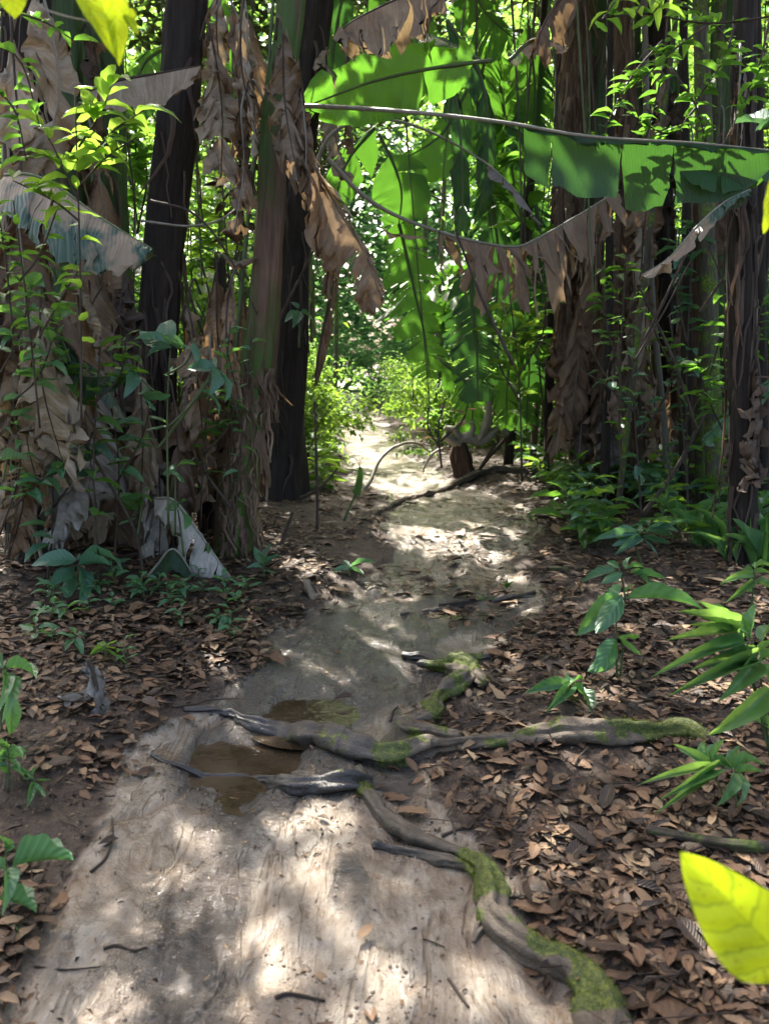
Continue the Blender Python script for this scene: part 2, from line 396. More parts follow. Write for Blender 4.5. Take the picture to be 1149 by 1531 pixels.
M['trunk_red'] = barkmat('trunk_red', [(.008, .006, .005), (.024, .014, .009), (.07, .04, .025), (.2, .13, .085)])
M['trunk_green'] = barkmat('trunk_green', [(.015, .018, .008), (.035, .06, .016), (.06, .11, .025), (.14, .15, .06)], rough=.5, bumps=.4)
M['trunk_greenbrown'] = barkmat('trunk_greenbrown', [(.02, .012, .008), (.08, .043, .025), (.15, .085, .05), (.26, .17, .11)], green=((.045, .10, .014), .92), rough=.5)
M['trunk_grey'] = barkmat('trunk_grey', [(.02, .018, .012), (.05, .044, .03), (.095, .085, .06), (.17, .15, .115)], streak=5, moss=.5)
M['stem_green'] = barkmat('stem_green', [(.03, .05, .02), (.06, .09, .03), (.09, .12, .05), (.15, .16, .08)], rough=.5, bumps=.2)
M['stem_pale'] = barkmat('stem_pale', [(.09, .085, .06), (.17, .16, .12), (.27, .25, .19), (.38, .35, .28)], rough=.5, bumps=.3)
M['twig'] = barkmat('twig', [(.018, .013, .01), (.05, .036, .027), (.10, .075, .055), (.19, .15, .11)], streak=6)
M['log'] = barkmat('log', [(.012, .01, .008), (.035, .028, .02), (.07, .055, .04), (.15, .11, .08)], streak=6, moss=.15)

def rootmat():
    m, t = newmat('root_bark'); b = NB(t)
    o = b.pos(); n = b.noise(o, 14, 6, .65); n2 = b.noise(o, 5, 4); fine = b.noise(o, 120, 4)
    st = b.noise(b.mapv(b.uv(), (5, 7, 1)), 2, 5)
    col = b.ramp(b.math('ADD', b.math('MULTIPLY', n, .6), b.math('MULTIPLY', st, .4)), [(.3, (.02, .016, .012)), (.45, (.07, .053, .036)), (.56, (.115, .088, .06)), (.68, (.19, .15, .105))])
    wet = b.attr('wet'); dark = b.mix(.75, col, (.018, .02, .022)); col = b.mix(wet, col, dark)
    ms = b.attr('moss'); nz = b.n('ShaderNodeSeparateXYZ'); b.l(b.n('ShaderNodeNewGeometry').outputs['Normal'], nz.inputs[0])
    mm = b.math('ADD', ms, b.math('MULTIPLY', b.math('SUBTRACT', b.noise(o, 55, 4, .7), .5), 1.1)); mm = b.ramp(mm, [(.42, 0.), (.62, 1.)])
    mc = b.ramp(b.noise(o, 60, 5, .7), [(.32, (.025, .035, .008)), (.5, (.06, .075, .013)), (.68, (.15, .16, .025))])
    col = b.mix(mm, col, mc)
    ro = b.mix(wet, (.75, .75, .75), (.28, .28, .28))
    nor = b.bump(b.math('ADD', n, b.math('MULTIPLY', fine, .5)), .8, .012)
    b.out(b.pr(col, ro, nor, .45)); return m
M['root'] = rootmat()
def mossmat():
    m, t = newmat('moss'); b = NB(t)
    col = b.ramp(b.rnd(), [(0, (.03, .05, .01)), (.5, (.07, .10, .013)), (1, (.17, .2, .03))])
    p = b.pr(col, .8, None, .2); tr = b.n('ShaderNodeBsdfTranslucent'); tr.inputs[0].default_value = (.4, .6, .05, 1)
    b.out(b.mixsh(.3, p, tr.outputs[0])); return m
M['moss'] = mossmat()

def groundmat():
    m, t = newmat('forest_soil_and_mud'); b = NB(t)
    P = b.pos(); mud = b.attr('mud'); wet = b.attr('wet'); grav = b.attr('gravel')
    n1 = b.noise(P, 2.2, 5, .6); n2 = b.noise(P, 11, 5, .6); n3 = b.noise(P, 70, 5, .65); n4 = b.noise(P, 240, 3)
    stv = b.noise(b.mapv(P, (7, 2.6, 1)), 1.1, 7, .66, 3.2)
    silt = b.ramp(b.math('ADD', b.math('MULTIPLY', stv, .6), b.math('MULTIPLY', n1, .4)), [(.36, (.115, .085, .058)), (.44, (.185, .147, .108)), (.50, (.24, .20, .152)), (.56, (.275, .234, .183)), (.66, (.34, .298, .242))])
    bl = b.ramp(b.noise(P, 3.2, 6, .7, 1.0), [(.48, 0.), (.57, .55)]); silt = b.mix(bl, silt, (.14, .095, .06))
    ln1 = b.math('ABSOLUTE', b.math('SUBTRACT', b.noise(b.mapv(P, (4.2, 1.1, 1)), 1.0, 3, .55, 1.6), .5))
    ln2 = b.math('ABSOLUTE', b.math('SUBTRACT', b.noise(b.mapv(P, (8, 3.0, 1)), 1.0, 4, .6, 3.0), .5))
    line = b.math('MAXIMUM', b.ramp(ln1, [(.0, 1.), (.012, .8), (.03, 0.)]), b.math('MULTIPLY', b.ramp(ln2, [(.0, 1.), (.02, .5), (.045, 0.)]), b.ramp(n1, [(.52, 0.), (.60, .6)])))
    line = b.math('MULTIPLY', line, b.ramp(b.noise(P, 4.5, 3), [(.42, .0), (.56, 1.)]))
    line = b.math('MAXIMUM', line, b.math('MULTIPLY', b.attr('stain'), .8))
    silt = b.mix(b.math('MULTIPLY', line, .62), silt, (.105, .062, .033))
    gcol = b.ramp(n4, [(.38, (.03, .02, .013)), (.5, (.10, .07, .045)), (.62, (.21, .16, .115))])
    gm = b.math('ADD', grav, b.math('MULTIPLY', b.math('SUBTRACT', n2, .5), 1.1)); gm = b.ramp(gm, [(.35, 0.), (.65, 1.)])
    silt = b.mix(b.math('MULTIPLY', gm, .8), silt, gcol)
    wetc = b.mix(.68, silt, (.042, .031, .022))
    wm = b.math('ADD', wet, b.math('MULTIPLY', b.math('SUBTRACT', n2, .5), .7)); wm = b.ramp(wm, [(.25, 0.), (.75, 1.)])
    mc = b.mix(wm, silt, wetc)
    soil = b.ramp(b.math('ADD', b.math('MULTIPLY', n3, .6), b.math('MULTIPLY', n2, .4)), [(.3, (.018, .012, .008)), (.46, (.055, .036, .023)), (.6, (.10, .067, .044)), (.75, (.18, .13, .09))])
    mk = b.math('ADD', mud, b.math('MULTIPLY', b.math('SUBTRACT', n2, .5), .7)); mk = b.ramp(mk, [(.35, 0.), (.65, 1.)])
    col = b.mix(mk, soil, mc)
    speck = b.ramp(b.noise(P, 130, 2, .5), [(.66, 0.), (.71, 1.)])
    col = b.mix(b.math('MULTIPLY', speck, .7), col, (.035, .025, .018))
    ro = b.mix(wm, b.ramp(n1, [(.38, .14), (.6, .34)]), b.ramp(n3, [(.3, .08), (.7, .25)])); ro = b.mix(gm, ro, (.14, .14, .14)); ro = b.mix(mk, (.8, .8, .8), ro)
    rough_part = b.math('ADD', .22, b.math('MULTIPLY', b.math('MAXIMUM', gm, b.math('SUBTRACT', 1.0, mk)), .78))
    h = b.math('ADD', b.math('MULTIPLY', n3, .6), b.math('MULTIPLY', n4, .4)); h = b.math('MULTIPLY', h, rough_part)
    rip = b.math('MULTIPLY', b.noise(b.mapv(P, (26, 40, 1)), 1.0, 5, .65, 1.6), b.math('ADD', .12, b.math('MULTIPLY', wm, .6)))
    nor = b.bump(h, 1.0, .022); nor = b.bump(stv, .6, .05, nor); nor = b.bump(rip, 1.0, .035, nor); nor = b.bump(b.math('SUBTRACT', 1.0, line), .8, .010, nor)
    sh = b.pr(col, ro, nor, .5); p = sh.node
    b.l(b.math('MULTIPLY', mk, b.math('ADD', .22, b.math('MULTIPLY', b.math('MAXIMUM', b.math('MULTIPLY', wm, .9), gm), .8)), True), p.inputs['Coat Weight'])
    p.inputs['Coat Roughness'].default_value = .10; b.l(nor, p.inputs['Coat Normal'])
    b.out(sh); return m
M['ground'] = groundmat()
def watermat():
    m, t = newmat('muddy_water'); b = NB(t)
    P = b.pos(); n = b.noise(P, 5, 4); 
    col = b.ramp(n, [(.35, (.034, .023, .012)), (.65, (.065, .048, .031))])
    h = b.noise(b.mapv(P, (14, 22, 1)), 1.0, 3)
    b.out(b.pr(col, .04, b.bump(h, .25, .012), .35)); return m
M['water'] = watermat()

# ------------------------------------------------------------------ ground
def axis(fine0, fine1, step, far, grow=1.12, lim=None):
    a = list(np.arange(fine0, fine1, step)); s = step
    while a[-1] < far: s = s * grow; a.append(a[-1] + s)
    return a
xs = axis(0, 1.45, .0075, 400, 1.1); xs = np.array(sorted([-v for v in xs[1:]] + xs)) - .05
yb = axis(0, .2, .03, 300, 1.3); yf = []; y_ = 1.15; 
while y_ < 500: yf.append(y_); y_ += max(.010, .0042 * y_ ** 1.15) if y_ < 12 else (y_ * .012 if y_ < 60 else y_ * .1)
ys = np.array([-v + 1.1 for v in yb[::-1]] + yf)
X, Y = np.meshgrid(xs, ys)
Z = hgt(X, Y)
lim = np.maximum(np.abs(X), np.abs(Y - 20)); Z = np.where(lim > 60, Z + (lim - 60) * .0, Z)
nx, ny = len(xs), len(ys)
i = np.arange(ny - 1)[:, None] * nx; j = np.arange(nx - 1)[None]
F = np.stack([i + j, i + j + 1, i + nx + j + 1, i + nx + j], -1).reshape(-1, 4)
s_ = pedge(X, Y)
mud = 1 - sst(-.05, .14, s_)
wet = np.zeros_like(X)
WETZ = [ell(370, 920, 660, 1080), ell(560, 885, 790, 960), ell(260, 1045, 560, 1200), ell(240, 1250, 370, 1560), ell(560, 1060, 620, 1200), ell(450, 1130, 560, 1200), ell(480, 1270, 560, 1380)]
for q in WETZ: wet = np.maximum(wet, (1 - sst(.6, 1.35, np.sqrt(((X - q[0]) / q[2]) ** 2 + ((Y - q[1]) / q[3]) ** 2) + .95 * fbm(X * 4.5, Y * 3, 55, 4))))
for q in PUD: wet = np.maximum(wet, 1 - sst(.9, 1.7, np.sqrt(((X - q[0]) / q[2]) ** 2 + ((Y - q[1]) / q[3]) ** 2) + .42 * fbm(X * 5.5, Y * 4, 21, 4)))
ground = link('ground', mesh('ground', np.stack([X, Y, Z], -1).reshape(-1, 3), F, M['ground'], attrs={'mud': mud.ravel(), 'wet': wet.ravel(), 'stain': crease(X, Y).ravel(), 'gravel': gravel_at(X, Y).ravel()}))
tag(ground, kind='structure')
# standing water lies level in the hollows of the trail
for (cx, cy, rx, ry, dp, tw) in PUD:
    n = 40; th = np.linspace(0, 2 * np.pi, n, endpoint=False)
    zz = float(np.percentile(hgt(cx + rx * 1.0 * np.cos(th), cy + ry * 1.0 * np.sin(th)), 32)) - .004
    V = [(cx, cy, zz)] + [(cx + rx * 1.35 * math.cos(a), cy + ry * 1.35 * math.sin(a), zz) for a in th]
    F = [(0, 1 + k, 1 + (k + 1) % n) for k in range(n)]
    tag(link('puddle_water', mesh('puddle_water', V, F, M['water'], smooth=False)), kind='structure')

# ------------------------------------------------------------------ leaf templates (length 1 along +Y, width 1 across X before scaling)
def leaf_tmpl(nl=8, nw=2, shape='ovate', droop=.25, fold=.18, wave=.03, seed=0, curl=0.0):
    t = np.linspace(0, 1, nl + 1); s = np.linspace(-1, 1, 2 * nw + 1)
    if shape == 'ovate': wd = np.sin(np.pi * t ** .8) ** .85 * (1 - .15 * t)
    elif shape == 'lance': wd = np.sin(np.pi * t ** .62) ** .9
    elif shape == 'ellip': wd = np.sin(np.pi * t) ** .6
    else: wd = np.sin(np.pi * t ** .7) ** .8
    wd = np.maximum(wd, .012)
    T, Sx = np.meshgrid(t, s, indexing='ij')
    x = .5 * wd[:, None] * Sx
    y = T + 0 * Sx
    z = fold * np.abs(x) * 1.2 - droop * T ** 2 + wave * np.sin(T * 17 + seed) * np.abs(Sx) + curl * (Sx ** 2) * wd[:, None] * .3
    z = z + wave * fbm(T * 3 + seed * 3.3, Sx * 1.5, seed, 2)
    y = y - droop * .35 * T ** 3
    V = np.stack([x, y, z], -1).reshape(-1, 3); m = 2 * nw + 1
    i = np.arange(nl)[:, None] * m; j = np.arange(2 * nw)[None]
    F = np.stack([i + j, i + j + 1, i + m + j + 1, i + m + j], -1).reshape(-1, 4)
    uv = np.stack([T, (Sx + 1) / 2], -1).reshape(-1, 2)
    return V, F, uv
TM = {'ovate': [leaf_tmpl(10, 3, 'ovate', d, f, .02, i) for i, (d, f) in enumerate([(.1, .3), (.28, .25), (.5, .15), (.2, -.1)])],
      'lance': [leaf_tmpl(12, 2, 'lance', d, f, .02, i + 5) for i, (d, f) in enumerate([(.1, .4), (.35, .4), (.6, .3)])],
      'small': [leaf_tmpl(4, 1, 'ovate', d, .3, 0, i) for i, d in enumerate([.1, .3])],
      'tiny': [leaf_tmpl(2, 1, 'ovate', d, .3, 0, i) for i, d in enumerate([.1, .3])]}
_lm = {}
def leafmesh(shape, k, mat):
    key = (shape, k, mat)
    if key not in _lm:
        V, F, uv = TM[shape][k % len(TM[shape])]; _lm[key] = mesh('leaf', V, F, M[mat], uv)
    return _lm[key]
def basis(d, roll=0.0, up=(0, 0, 1)):
    y = np.asarray(d, float); y = y / (np.linalg.norm(y) + 1e-9)
    x = np.cross(y, up)
    if np.linalg.norm(x) < .05: x = np.cross(y, (0, 1, 0))
    x /= np.linalg.norm(x); z = np.cross(x, y)
    c, s = math.cos(roll), math.sin(roll)
    return x * c + z * s, y, -x * s + z * c
def place_leaf(parent, base, p, q, width, mat, shape='ovate', roll=0.0, k=None, name='leaf', up=(0, 0, 1)):
    p = np.asarray(p, float); q = np.asarray(q, float); L = np.linalg.norm(q - p)
    x, y, z = basis(q - p, roll, up)
    mw = Matrix(((x[0] * width, y[0] * L, z[0] * L, p[0] - base[0]), (x[1] * width, y[1] * L, z[1] * L, p[1] - base[1]),
                 (x[2] * width, y[2] * L, z[2] * L, p[2] - base[2]), (0, 0, 0, 1)))
    return link(name, leafmesh(shape, random.randrange(8) if k is None else k, mat), parent, mw=mw)
def cloud(pos, dirs, L, Wd, tmpl, rolls=None):
    """many leaves in one vertex array"""
    n = len(pos); V0, F0, uv0 = tmpl
    y = dirs / (np.linalg.norm(dirs, axis=1)[:, None] + 1e-9)
    x = np.cross(y, [0, 0, 1.]); l = np.linalg.norm(x, axis=1); x[l < .05] = [1, 0, 0]; x /= np.linalg.norm(x, axis=1)[:, None]
    z = np.cross(x, y)
    if rolls is not None:
        c = np.cos(rolls)[:, None]; s = np.sin(rolls)[:, None]; x, z = x * c + z * s, -x * s + z * c
    V = pos[:, None] + V0[None, :, 0:1] * (x * Wd[:, None])[:, None] + V0[None, :, 1:2] * (y * L[:, None])[:, None] + V0[None, :, 2:3] * (z * L[:, None])[:, None]
    F = F0[None] + (np.arange(n) * len(V0))[:, None, None]
    return V.reshape(-1, 3), F.reshape(-1, F0.shape[1]), np.tile(uv0, (n, 1)), np.repeat(rng.random(n), len(V0))
def rdirs(n, up=(-.5, .6)):
    a = U(0, 6.283, n); z = U(up[0], up[1], n); return np.stack([np.cos(a), np.sin(a), z], 1)
def foliage(name, pos, size, mat, parent=None, base=(0, 0, 0), tm='small', up=(-.6, .3), aspect=.42):
    pos = np.asarray(pos); kk = lit_cull(pos); pos = pos[kk] if kk.sum() > 5 else pos; n = len(pos); L = size * U(.6, 1.3, n)
    V, F, uv, r = cloud(np.asarray(pos) - np.asarray(base), rdirs(n, up), L, L * aspect * U(.8, 1.2, n), TM[tm][random.randrange(2)], U(-.6, .6, n))
    o = link(name, mesh(name, V, F, M[mat], uv, r), parent); o['kind'] = 'stuff'; return o

# ------------------------------------------------------------------ fronds (large banana-like leaves)
def blade(P, hw, tears=6, droop=(.2, .8), crumple=0.02, narrow=.15, sides=(1, 1), start=.0, seed=0, pleat=.0, lenvar=.15, m=7, sidevec=None, prof=.55, sway=.0):
    """blade both sides of a midrib, torn into strips; droop = bend angle at midrib / at the edge (radians below the side vector)"""
    rg = np.random.default_rng(seed); n = len(P)
    T = np.gradient(P, axis=0); T /= np.linalg.norm(T, axis=1)[:, None] + 1e-9
    up = np.array([0, 0, 1.])
    Sd = np.cross(T, up); ln = np.linalg.norm(Sd, axis=1)
    sv = np.array(sidevec if sidevec is not None else (1, 0, 0), float)
    for q in range(n):
        if ln[q] < .35: Sd[q] = sv - T[q] * np.dot(sv, T[q])
    if sidevec is not None:
        Sd = sv[None] - T * (T @ sv)[:, None]
    Sd /= np.linalg.norm(Sd, axis=1)[:, None] + 1e-9
    Nm = np.cross(Sd, T); Nm[Nm[:, 2] < 0] *= 1
    tt = np.linspace(0, 1, n)
    Vs, Fs, UVs, Rn, off = [], [], [], [], 0
    Lm = np.linalg.norm(np.diff(P, axis=0), axis=1).sum()
    def at(A, t): return np.stack([np.interp(t, tt, A[:, c]) for c in range(3)], -1)
    for si, sd in enumerate((1, -1)):
        if not sides[si]: continue
        cuts = np.sort(np.r_[start, rg.uniform(start, 1, max(tears, 0)), 1.0])
        for a, b_ in zip(cuts[:-1], cuts[1:]):
            if b_ - a < .004: continue
            k = max(2, int((b_ - a) * n * 1.3)); t = np.linspace(a, b_, k); tc = (a + b_) / 2
            lv = 1 + lenvar * rg.uniform(-1, .5); dv = rg.uniform(-.25, .35) * (1 if tears > 2 else .2); sw = rg.normal() * sway
            s = np.linspace(0, 1, m)
            wprof = hw * sides[si] * np.clip(np.sin(np.pi * np.clip((t - start * .9) / (1 - start * .9), 0.01, .99) ** .9), .02, 1) ** prof * lv
            V = np.zeros((k, m, 3)); cur = at(P, t); V[:, 0] = cur
            for q in range(1, m):
                tq = tc + (t - tc) * (1 - narrow * s[q] ** 1.5) + sw * s[q] * .03
                sdv = at(Sd, tq) * sd
                ang = droop[0] + (droop[1] + dv - droop[0]) * s[q] ** .8
                dn = np.array([0, 0, -1.]) - 0 * sdv
                if droop[1] < 1e-6 and droop[0] < 1e-6: dirv = sdv
                else: dirv = sdv * math.cos(ang) + dn * math.sin(ang)
                cur = cur + dirv * (wprof / (m - 1))[:, None] + (at(P, tq) - at(P, tc + (t - tc) * (1 - narrow * s[q - 1] ** 1.5) + sw * s[q - 1] * .03))
                V[:, q] = cur
            if crumple:
                A = crumple * s[None, :] ** .7
                uu = t[:, None] * Lm * (9 if crumple < .05 else 15); vv = s[None] * 3 + 0 * uu
                V += (A * fbm(uu + seed, vv + sd * 5, seed + 1, 3))[..., None] * at(Nm, t)[:, None] * 2
                V += (A * .8 * fbm(uu + 9.3, vv + sd * 3, seed + 2, 3))[..., None] * at(T, t)[:, None] * 2
                V[..., 2] += A * .5 * fbm(uu - 5, vv, seed + 4, 2)
                if crumple > .035: V += (A * 1.3 * (.25 - np.abs(noise(uu * .55 + seed * 3, vv * .5, seed + 8))))[..., None] * at(Nm, t)[:, None] * 2
            if pleat: V += (pleat * np.sin(t * Lm * 90)[:, None] * np.minimum(s * 3, 1)[None])[..., None] * at(Nm, t)[:, None]
            V = V.reshape(-1, 3)
            i = np.arange(k - 1)[:, None] * m; j = np.arange(m - 1)[None]
            F = np.stack([i + j, i + j + 1, i + m + j + 1, i + m + j], -1).reshape(-1, 4)
            uv = np.stack([np.repeat(t, m) * Lm, .5 + sd * .5 * np.tile(s, k)], -1)
            Vs.append(V); Fs.append(F + off); off += len(V); UVs.append(uv); Rn.append(np.full(len(V), rg.random() * .25))
    return np.concatenate(Vs), np.concatenate(Fs), np.concatenate(UVs), np.concatenate(Rn)
def frond(parent, base, P, hw, mat, ribmat='stem_green', rr=.014, n=46, name='leaf', label=None, **k):
    """part = midrib + petiole, sub-part = blade. P world points"""
    P = catmull(P, n)
    rad = np.linspace(rr, rr * .3, n)
    mid = tube_obj(name, P, rad, M[ribmat], parent, base, seg=6, caps=True)
    V, F, uv, r = blade(P, hw, **k)
    bl = link('blade', mesh('blade', V - np.asarray(base), F, M[mat], uv, r), mid)
    if label: mid['label'] = label
    return mid
def fpx(parent, base, pts, depth, hwpx, mat, **k):
    """frond whose midrib runs through photo points at a real distance (single depth or one per point)"""
    if isinstance(depth, (int, float)): depth = [depth] * len(pts)
    P = [W(px, py, d) for (px, py), d in zip(pts, depth)]
    rr = k.pop('rpx', 3.0) / SC(np.mean(depth))
    return frond(parent, base, P, hwpx / SC(np.mean(depth)), mat, rr=rr, **k)

# ------------------------------------------------------------------ banana-like clumps
def trunk_px(pts, depth, wpx, mat, parent, base, ribs=7, rough=.16, amp=.22, name='trunk', seed=0, extend=True, seg=30):
    P = [W(px, py, depth) for px, py in pts]
    Wd = [w_ / 2 / SC(depth) for w_ in wpx]
    P = np.array(P); n = int(max(30, np.linalg.norm(P[0] - P[-1]) / .05))
    Q = catmull(np.c_[P, Wd], n)
    return tube_obj(name, Q[:, :3], Q[:, 3], M[mat], parent, base, seg=seg, rough=rough, ribs=ribs, ribamp=amp, seed=seed, nf=2.0)
def sheaths(parent, base, pts, depth, wpx, n, seed, mat='dead_brown', t0=.0, t1=1., L=(.3, .9), out=.06):
    n = int(n * 2.6)
    """dry peeling strips standing off the stem"""
    rg = np.random.default_rng(seed)
    P = np.array([W(px, py, depth) for px, py in pts]); Wd = np.array([w_ / 2 / SC(depth) for w_ in wpx])
    Q = catmull(np.c_[P, Wd], 80); parts = []; uvs = []; rn = []
    for _ in range(n):
        t = rg.uniform(t0, t1); c = Q[int(t * 79)]; th = rg.uniform(0, 6.283) if rg.random() < .35 else rg.uniform(-2.9, -.2)
        l = rg.uniform(*L); o = np.array([math.cos(th), math.sin(th), 0]); tg = np.array([-o[1], o[0], 0])
        wd = rg.uniform(.003, .02) * (1 + .8 * (rg.random() < .15)); k = 9
        s = np.linspace(0, 1, k); bend = out * rg.uniform(.3, 2.2) * s ** 1.6 + .012
        tw = rg.uniform(-1.2, 1.2)
        cen = c[:3] + o * (c[3] + bend)[:, None] + np.array([0, 0, -1.]) * (s * l)[:, None] + tg * (rg.normal() * .06 * s ** 2)[:, None]
        cen += (fbm(s * 3, s * 0 + _, seed, 2) * .06)[:, None] * tg
        w2 = wd * (1 - .75 * s ** 2)
        ax = tg[None] * np.cos(tw * s)[:, None] + o[None] * np.sin(tw * s)[:, None]
        V = np.stack([cen - ax * w2[:, None], cen + o * .012, cen + ax * w2[:, None]], 1).reshape(-1, 3)
        i = np.arange(k - 1)[:, None] * 3; j = np.arange(2)[None]
        parts.append((V, np.stack([i + j, i + j + 1, i + 3 + j + 1, i + 3 + j], -1).reshape(-1, 4)))
        uvs.append(np.stack([np.tile([0, .5, 1], k) * .06 + rg.random(), np.repeat(s * l, 3)], -1)); rn.append(np.full(3 * k, rg.random()))
    V, F = joinVF(parts)
    o = link('dry_sheath', mesh('dry_sheath', V - np.asarray(base), F, M[mat], np.concatenate(uvs), np.concatenate(rn)), parent)
    o['kind'] = 'stuff'; return o
def hang_dead(parent, base, top, length, seed, mat='dead_brown', hw=.12, lean=None, tears=9, out=.25, name='dead_leaf'):
    """a withered leaf that arches off the stem and hangs, blade folded along its rib"""
    rg = np.random.default_rng(seed); top = np.asarray(top, float)
    a = rg.uniform(0, 6.283) if lean is None else lean
    d = np.array([math.cos(a), math.sin(a), 0])
    P = [top, top + d * out * .45 + [0, 0, .10], top + d * out * .9 + [0, 0, -.08], top + d * out * (1.05 + rg.uniform(-.2, .3)) + [0, 0, -length * .5],
         top + d * out * (1.0 + rg.uniform(-.5, .5)) + np.array([rg.normal() * .08, rg.normal() * .08, -length])]
    sv = np.array([-d[1], d[0], 0]) + rg.normal(size=3) * .3; sv[2] = 0
    return frond(parent, base, P, hw, mat, ribmat='stem_pale' if rg.random() < .4 else 'twig', rr=.009, n=40, name=name, tears=tears,
                 droop=(rg.uniform(.2, .7), rg.uniform(1.1, 1.5) if rg.random() < .55 else rg.uniform(.6, 1.0)), crumple=rg.uniform(.05, .10), narrow=.4, start=.22, seed=seed, sidevec=sv, m=6, sway=1.5)

# ================================================================== banana-like plants framing the trail
def D(px, py): return float(G(px, py)[1])
def plant(label, bpx, bpy, pts, wpx, mat, seed, sheath=30, smat='dead_brown', cat='banana plant', name='banana_plant', ribs=7, rough=.16, group=None, depth=None, st=(.25, 1.), sl=(.3, .9), trunkname='trunk', amp=.22, out=.06):
    d = depth or D(bpx, bpy); b = W(bpx, bpy, d); b[2] = float(hgt(b[0], b[1]))
    r = empty(name, b, label, cat, group)
    pts = pts + [(bpx, bpy + 12)]; wpx = wpx + [wpx[-1] * 1.15]
    trunk_px(pts, d, wpx, mat, r, b, ribs=ribs, rough=rough, seed=seed, name=trunkname, amp=amp)
    if sheath: sheaths(r, b, pts, d, wpx, sheath, seed, smat, st[0], st[1], sl, out)
    return r, b, d

# --- left of the trail
L5, b5, d5 = plant('thick dark banana trunk directly left of the trail gap, green towards its top', 418, 742,
                   [(500, -260), (472, 0), (450, 180), (440, 330), (428, 500), (418, 640)], [42, 46, 50, 56, 62, 66], 'trunk_dark', 5, 14, 'dead_dark', st=(.3, .95), sl=(.2, .7), out=.02)
L4, b4, d4 = plant('leaning green and brown banana stem with peeling bark, in front of the thick dark trunk', 345, 828,
                   [(455, -280), (438, 0), (414, 170), (404, 300), (395, 430), (382, 560), (362, 700)], [30, 34, 38, 40, 42, 50, 52], 'trunk_greenbrown', 14, 60, 'dead_brown', st=(.70, .97), sl=(.12, .45), out=.012)
L3, b3, d3 = plant('black brown trunk behind the folded tan leaf, left of the leaning stem', 232, 800,
                   [(296, -280), (280, 0), (266, 180), (250, 330), (240, 480), (234, 640)], [56, 56, 54, 52, 52, 54], 'trunk_dark', 23, 16, 'dead_dark', st=(.3, 1.), sl=(.4, 1.1), out=.02)
L2, b2, d2 = plant('dark green trunk behind the big folded leaf on the left', 172, 772,
                   [(150, -280), (152, 0), (156, 200), (160, 380), (166, 560)], [52, 56, 60, 62, 66], 'trunk_green', 32, 14, 'dead_dark')
L1, b1, d1 = plant('tall green banana trunk near the left edge, behind dry leaves', 112, 790,
                   [(84, -280), (88, 0), (94, 200), (100, 400), (106, 600)], [52, 52, 56, 60, 66], 'trunk_green', 41, 20, 'dead_brown', st=(.4, 1.))
L0, b0, d0 = plant('leftmost banana trunk, wrapped in hanging grey brown leaves', 50, 828,
                   [(30, -280), (36, 0), (42, 200), (46, 400), (48, 600)], [52, 54, 58, 60, 64], 'trunk_dark', 50, 30, 'dead_tan', st=(.15, 1.), out=.04)
L6, b6, d6 = plant('narrow brown trunk between the black brown trunk and the leaning stem, buried in dry leaves', 318, 800,
                   [(332, 385), (328, 430), (325, 500), (322, 620)], [8, 20, 30, 38], 'trunk_dark', 62, 30, 'dead_brown', st=(.1, 1.), out=.04)
# --- right of the trail
R1, c1, e1 = plant('shaggy trunk right of the trail gap, covered in hanging brown fibres', 905, 732,
                   [(872, -280), (862, 0), (850, 180), (856, 330), (872, 450), (888, 560)], [20, 22, 26, 40, 58, 66], 'trunk_brown', 71, 120, 'dead_brown', st=(.15, .98), sl=(.3, 1.1), out=.05)
R6, c6, e6 = plant('grey green trunk just behind the shaggy brown trunk', 888, 722,
                   [(898, -280), (890, 0), (886, 200), (884, 400)], [28, 30, 32, 34], 'trunk_green', 82, 10, 'dead_dark')
R2, c2, e2 = plant('black banana trunk with a pale stem against it, right half of the picture', 996, 718,
                   [(975, -280), (978, 0), (985, 200), (990, 400), (994, 560)], [34, 35, 36, 37, 38], 'trunk_dark', 93, 12, 'dead_dark', out=.02)
R5, c5, e5 = plant('dark trunk near the right edge, closest to the camera on that side', 1112, 838,
                   [(1118, -280), (1112, 0), (1110, 200), (1108, 400), (1110, 620)], [30, 32, 34, 36, 38], 'trunk_dark', 104, 12, 'dead_dark', out=.02)
R7, c7, e7 = plant('greenish trunk behind the dark trunk at the right edge', 1076, 740,
                   [(1090, -280), (1086, 0), (1080, 250), (1076, 500)], [32, 34, 34, 36], 'trunk_green', 115, 12, 'dead_dark', out=.03)
R8, c8, e8 = plant('brown dry trunk left of the black banana trunk, half hidden by a hanging leaf', 948, 738,
                   [(925, -280), (930, 0), (936, 250), (942, 450)], [20, 22, 26, 32], 'trunk_brown', 126, 26, 'dead_brown', st=(.2, 1.), out=.04)
for lab, bx, by, pts, wd, mt in [
        ('slim pale sapling stem leaning beside the black banana trunk', 1003, 730, [(960, -200), (966, 200), (972, 420), (988, 600)], [7, 9, 10, 11], 'stem_pale'),
        ('mossy grey sapling trunk between two dark trunks on the right', 1068, 770, [(1040, -200), (1050, 150), (1058, 400), (1064, 600)], [18, 22, 24, 25], 'trunk_grey'),
        ('thin grey sapling trunk crossing in front of the mossy one', 1046, 760, [(1085, -100), (1066, 250), (1052, 480), (1046, 620)], [9, 10, 12, 13], 'trunk_grey'),
        ('thin leaning sapling at the far right edge', 1142, 760, [(1128, -100), (1135, 250), (1138, 500)], [10, 12, 13], 'trunk_dark')]:
    d = D(bx, by); b = W(bx, by, d); b[2] = float(hgt(b[0], b[1])); r = empty('sapling', b, lab, 'sapling')
    trunk_px(pts + [(bx, by + 10)], d, wd + [wd[-1] * 1.2], mt, r, b, ribs=0, rough=.12, name='trunk', seed=bx, seg=12)
    T_ = W(*pts[0], d); foliage('crown', T_ + rng.normal(size=(500, 3)) * [.9, .9, .5] + [0, 0, .8], .16, 'leaf_mid', r, b)

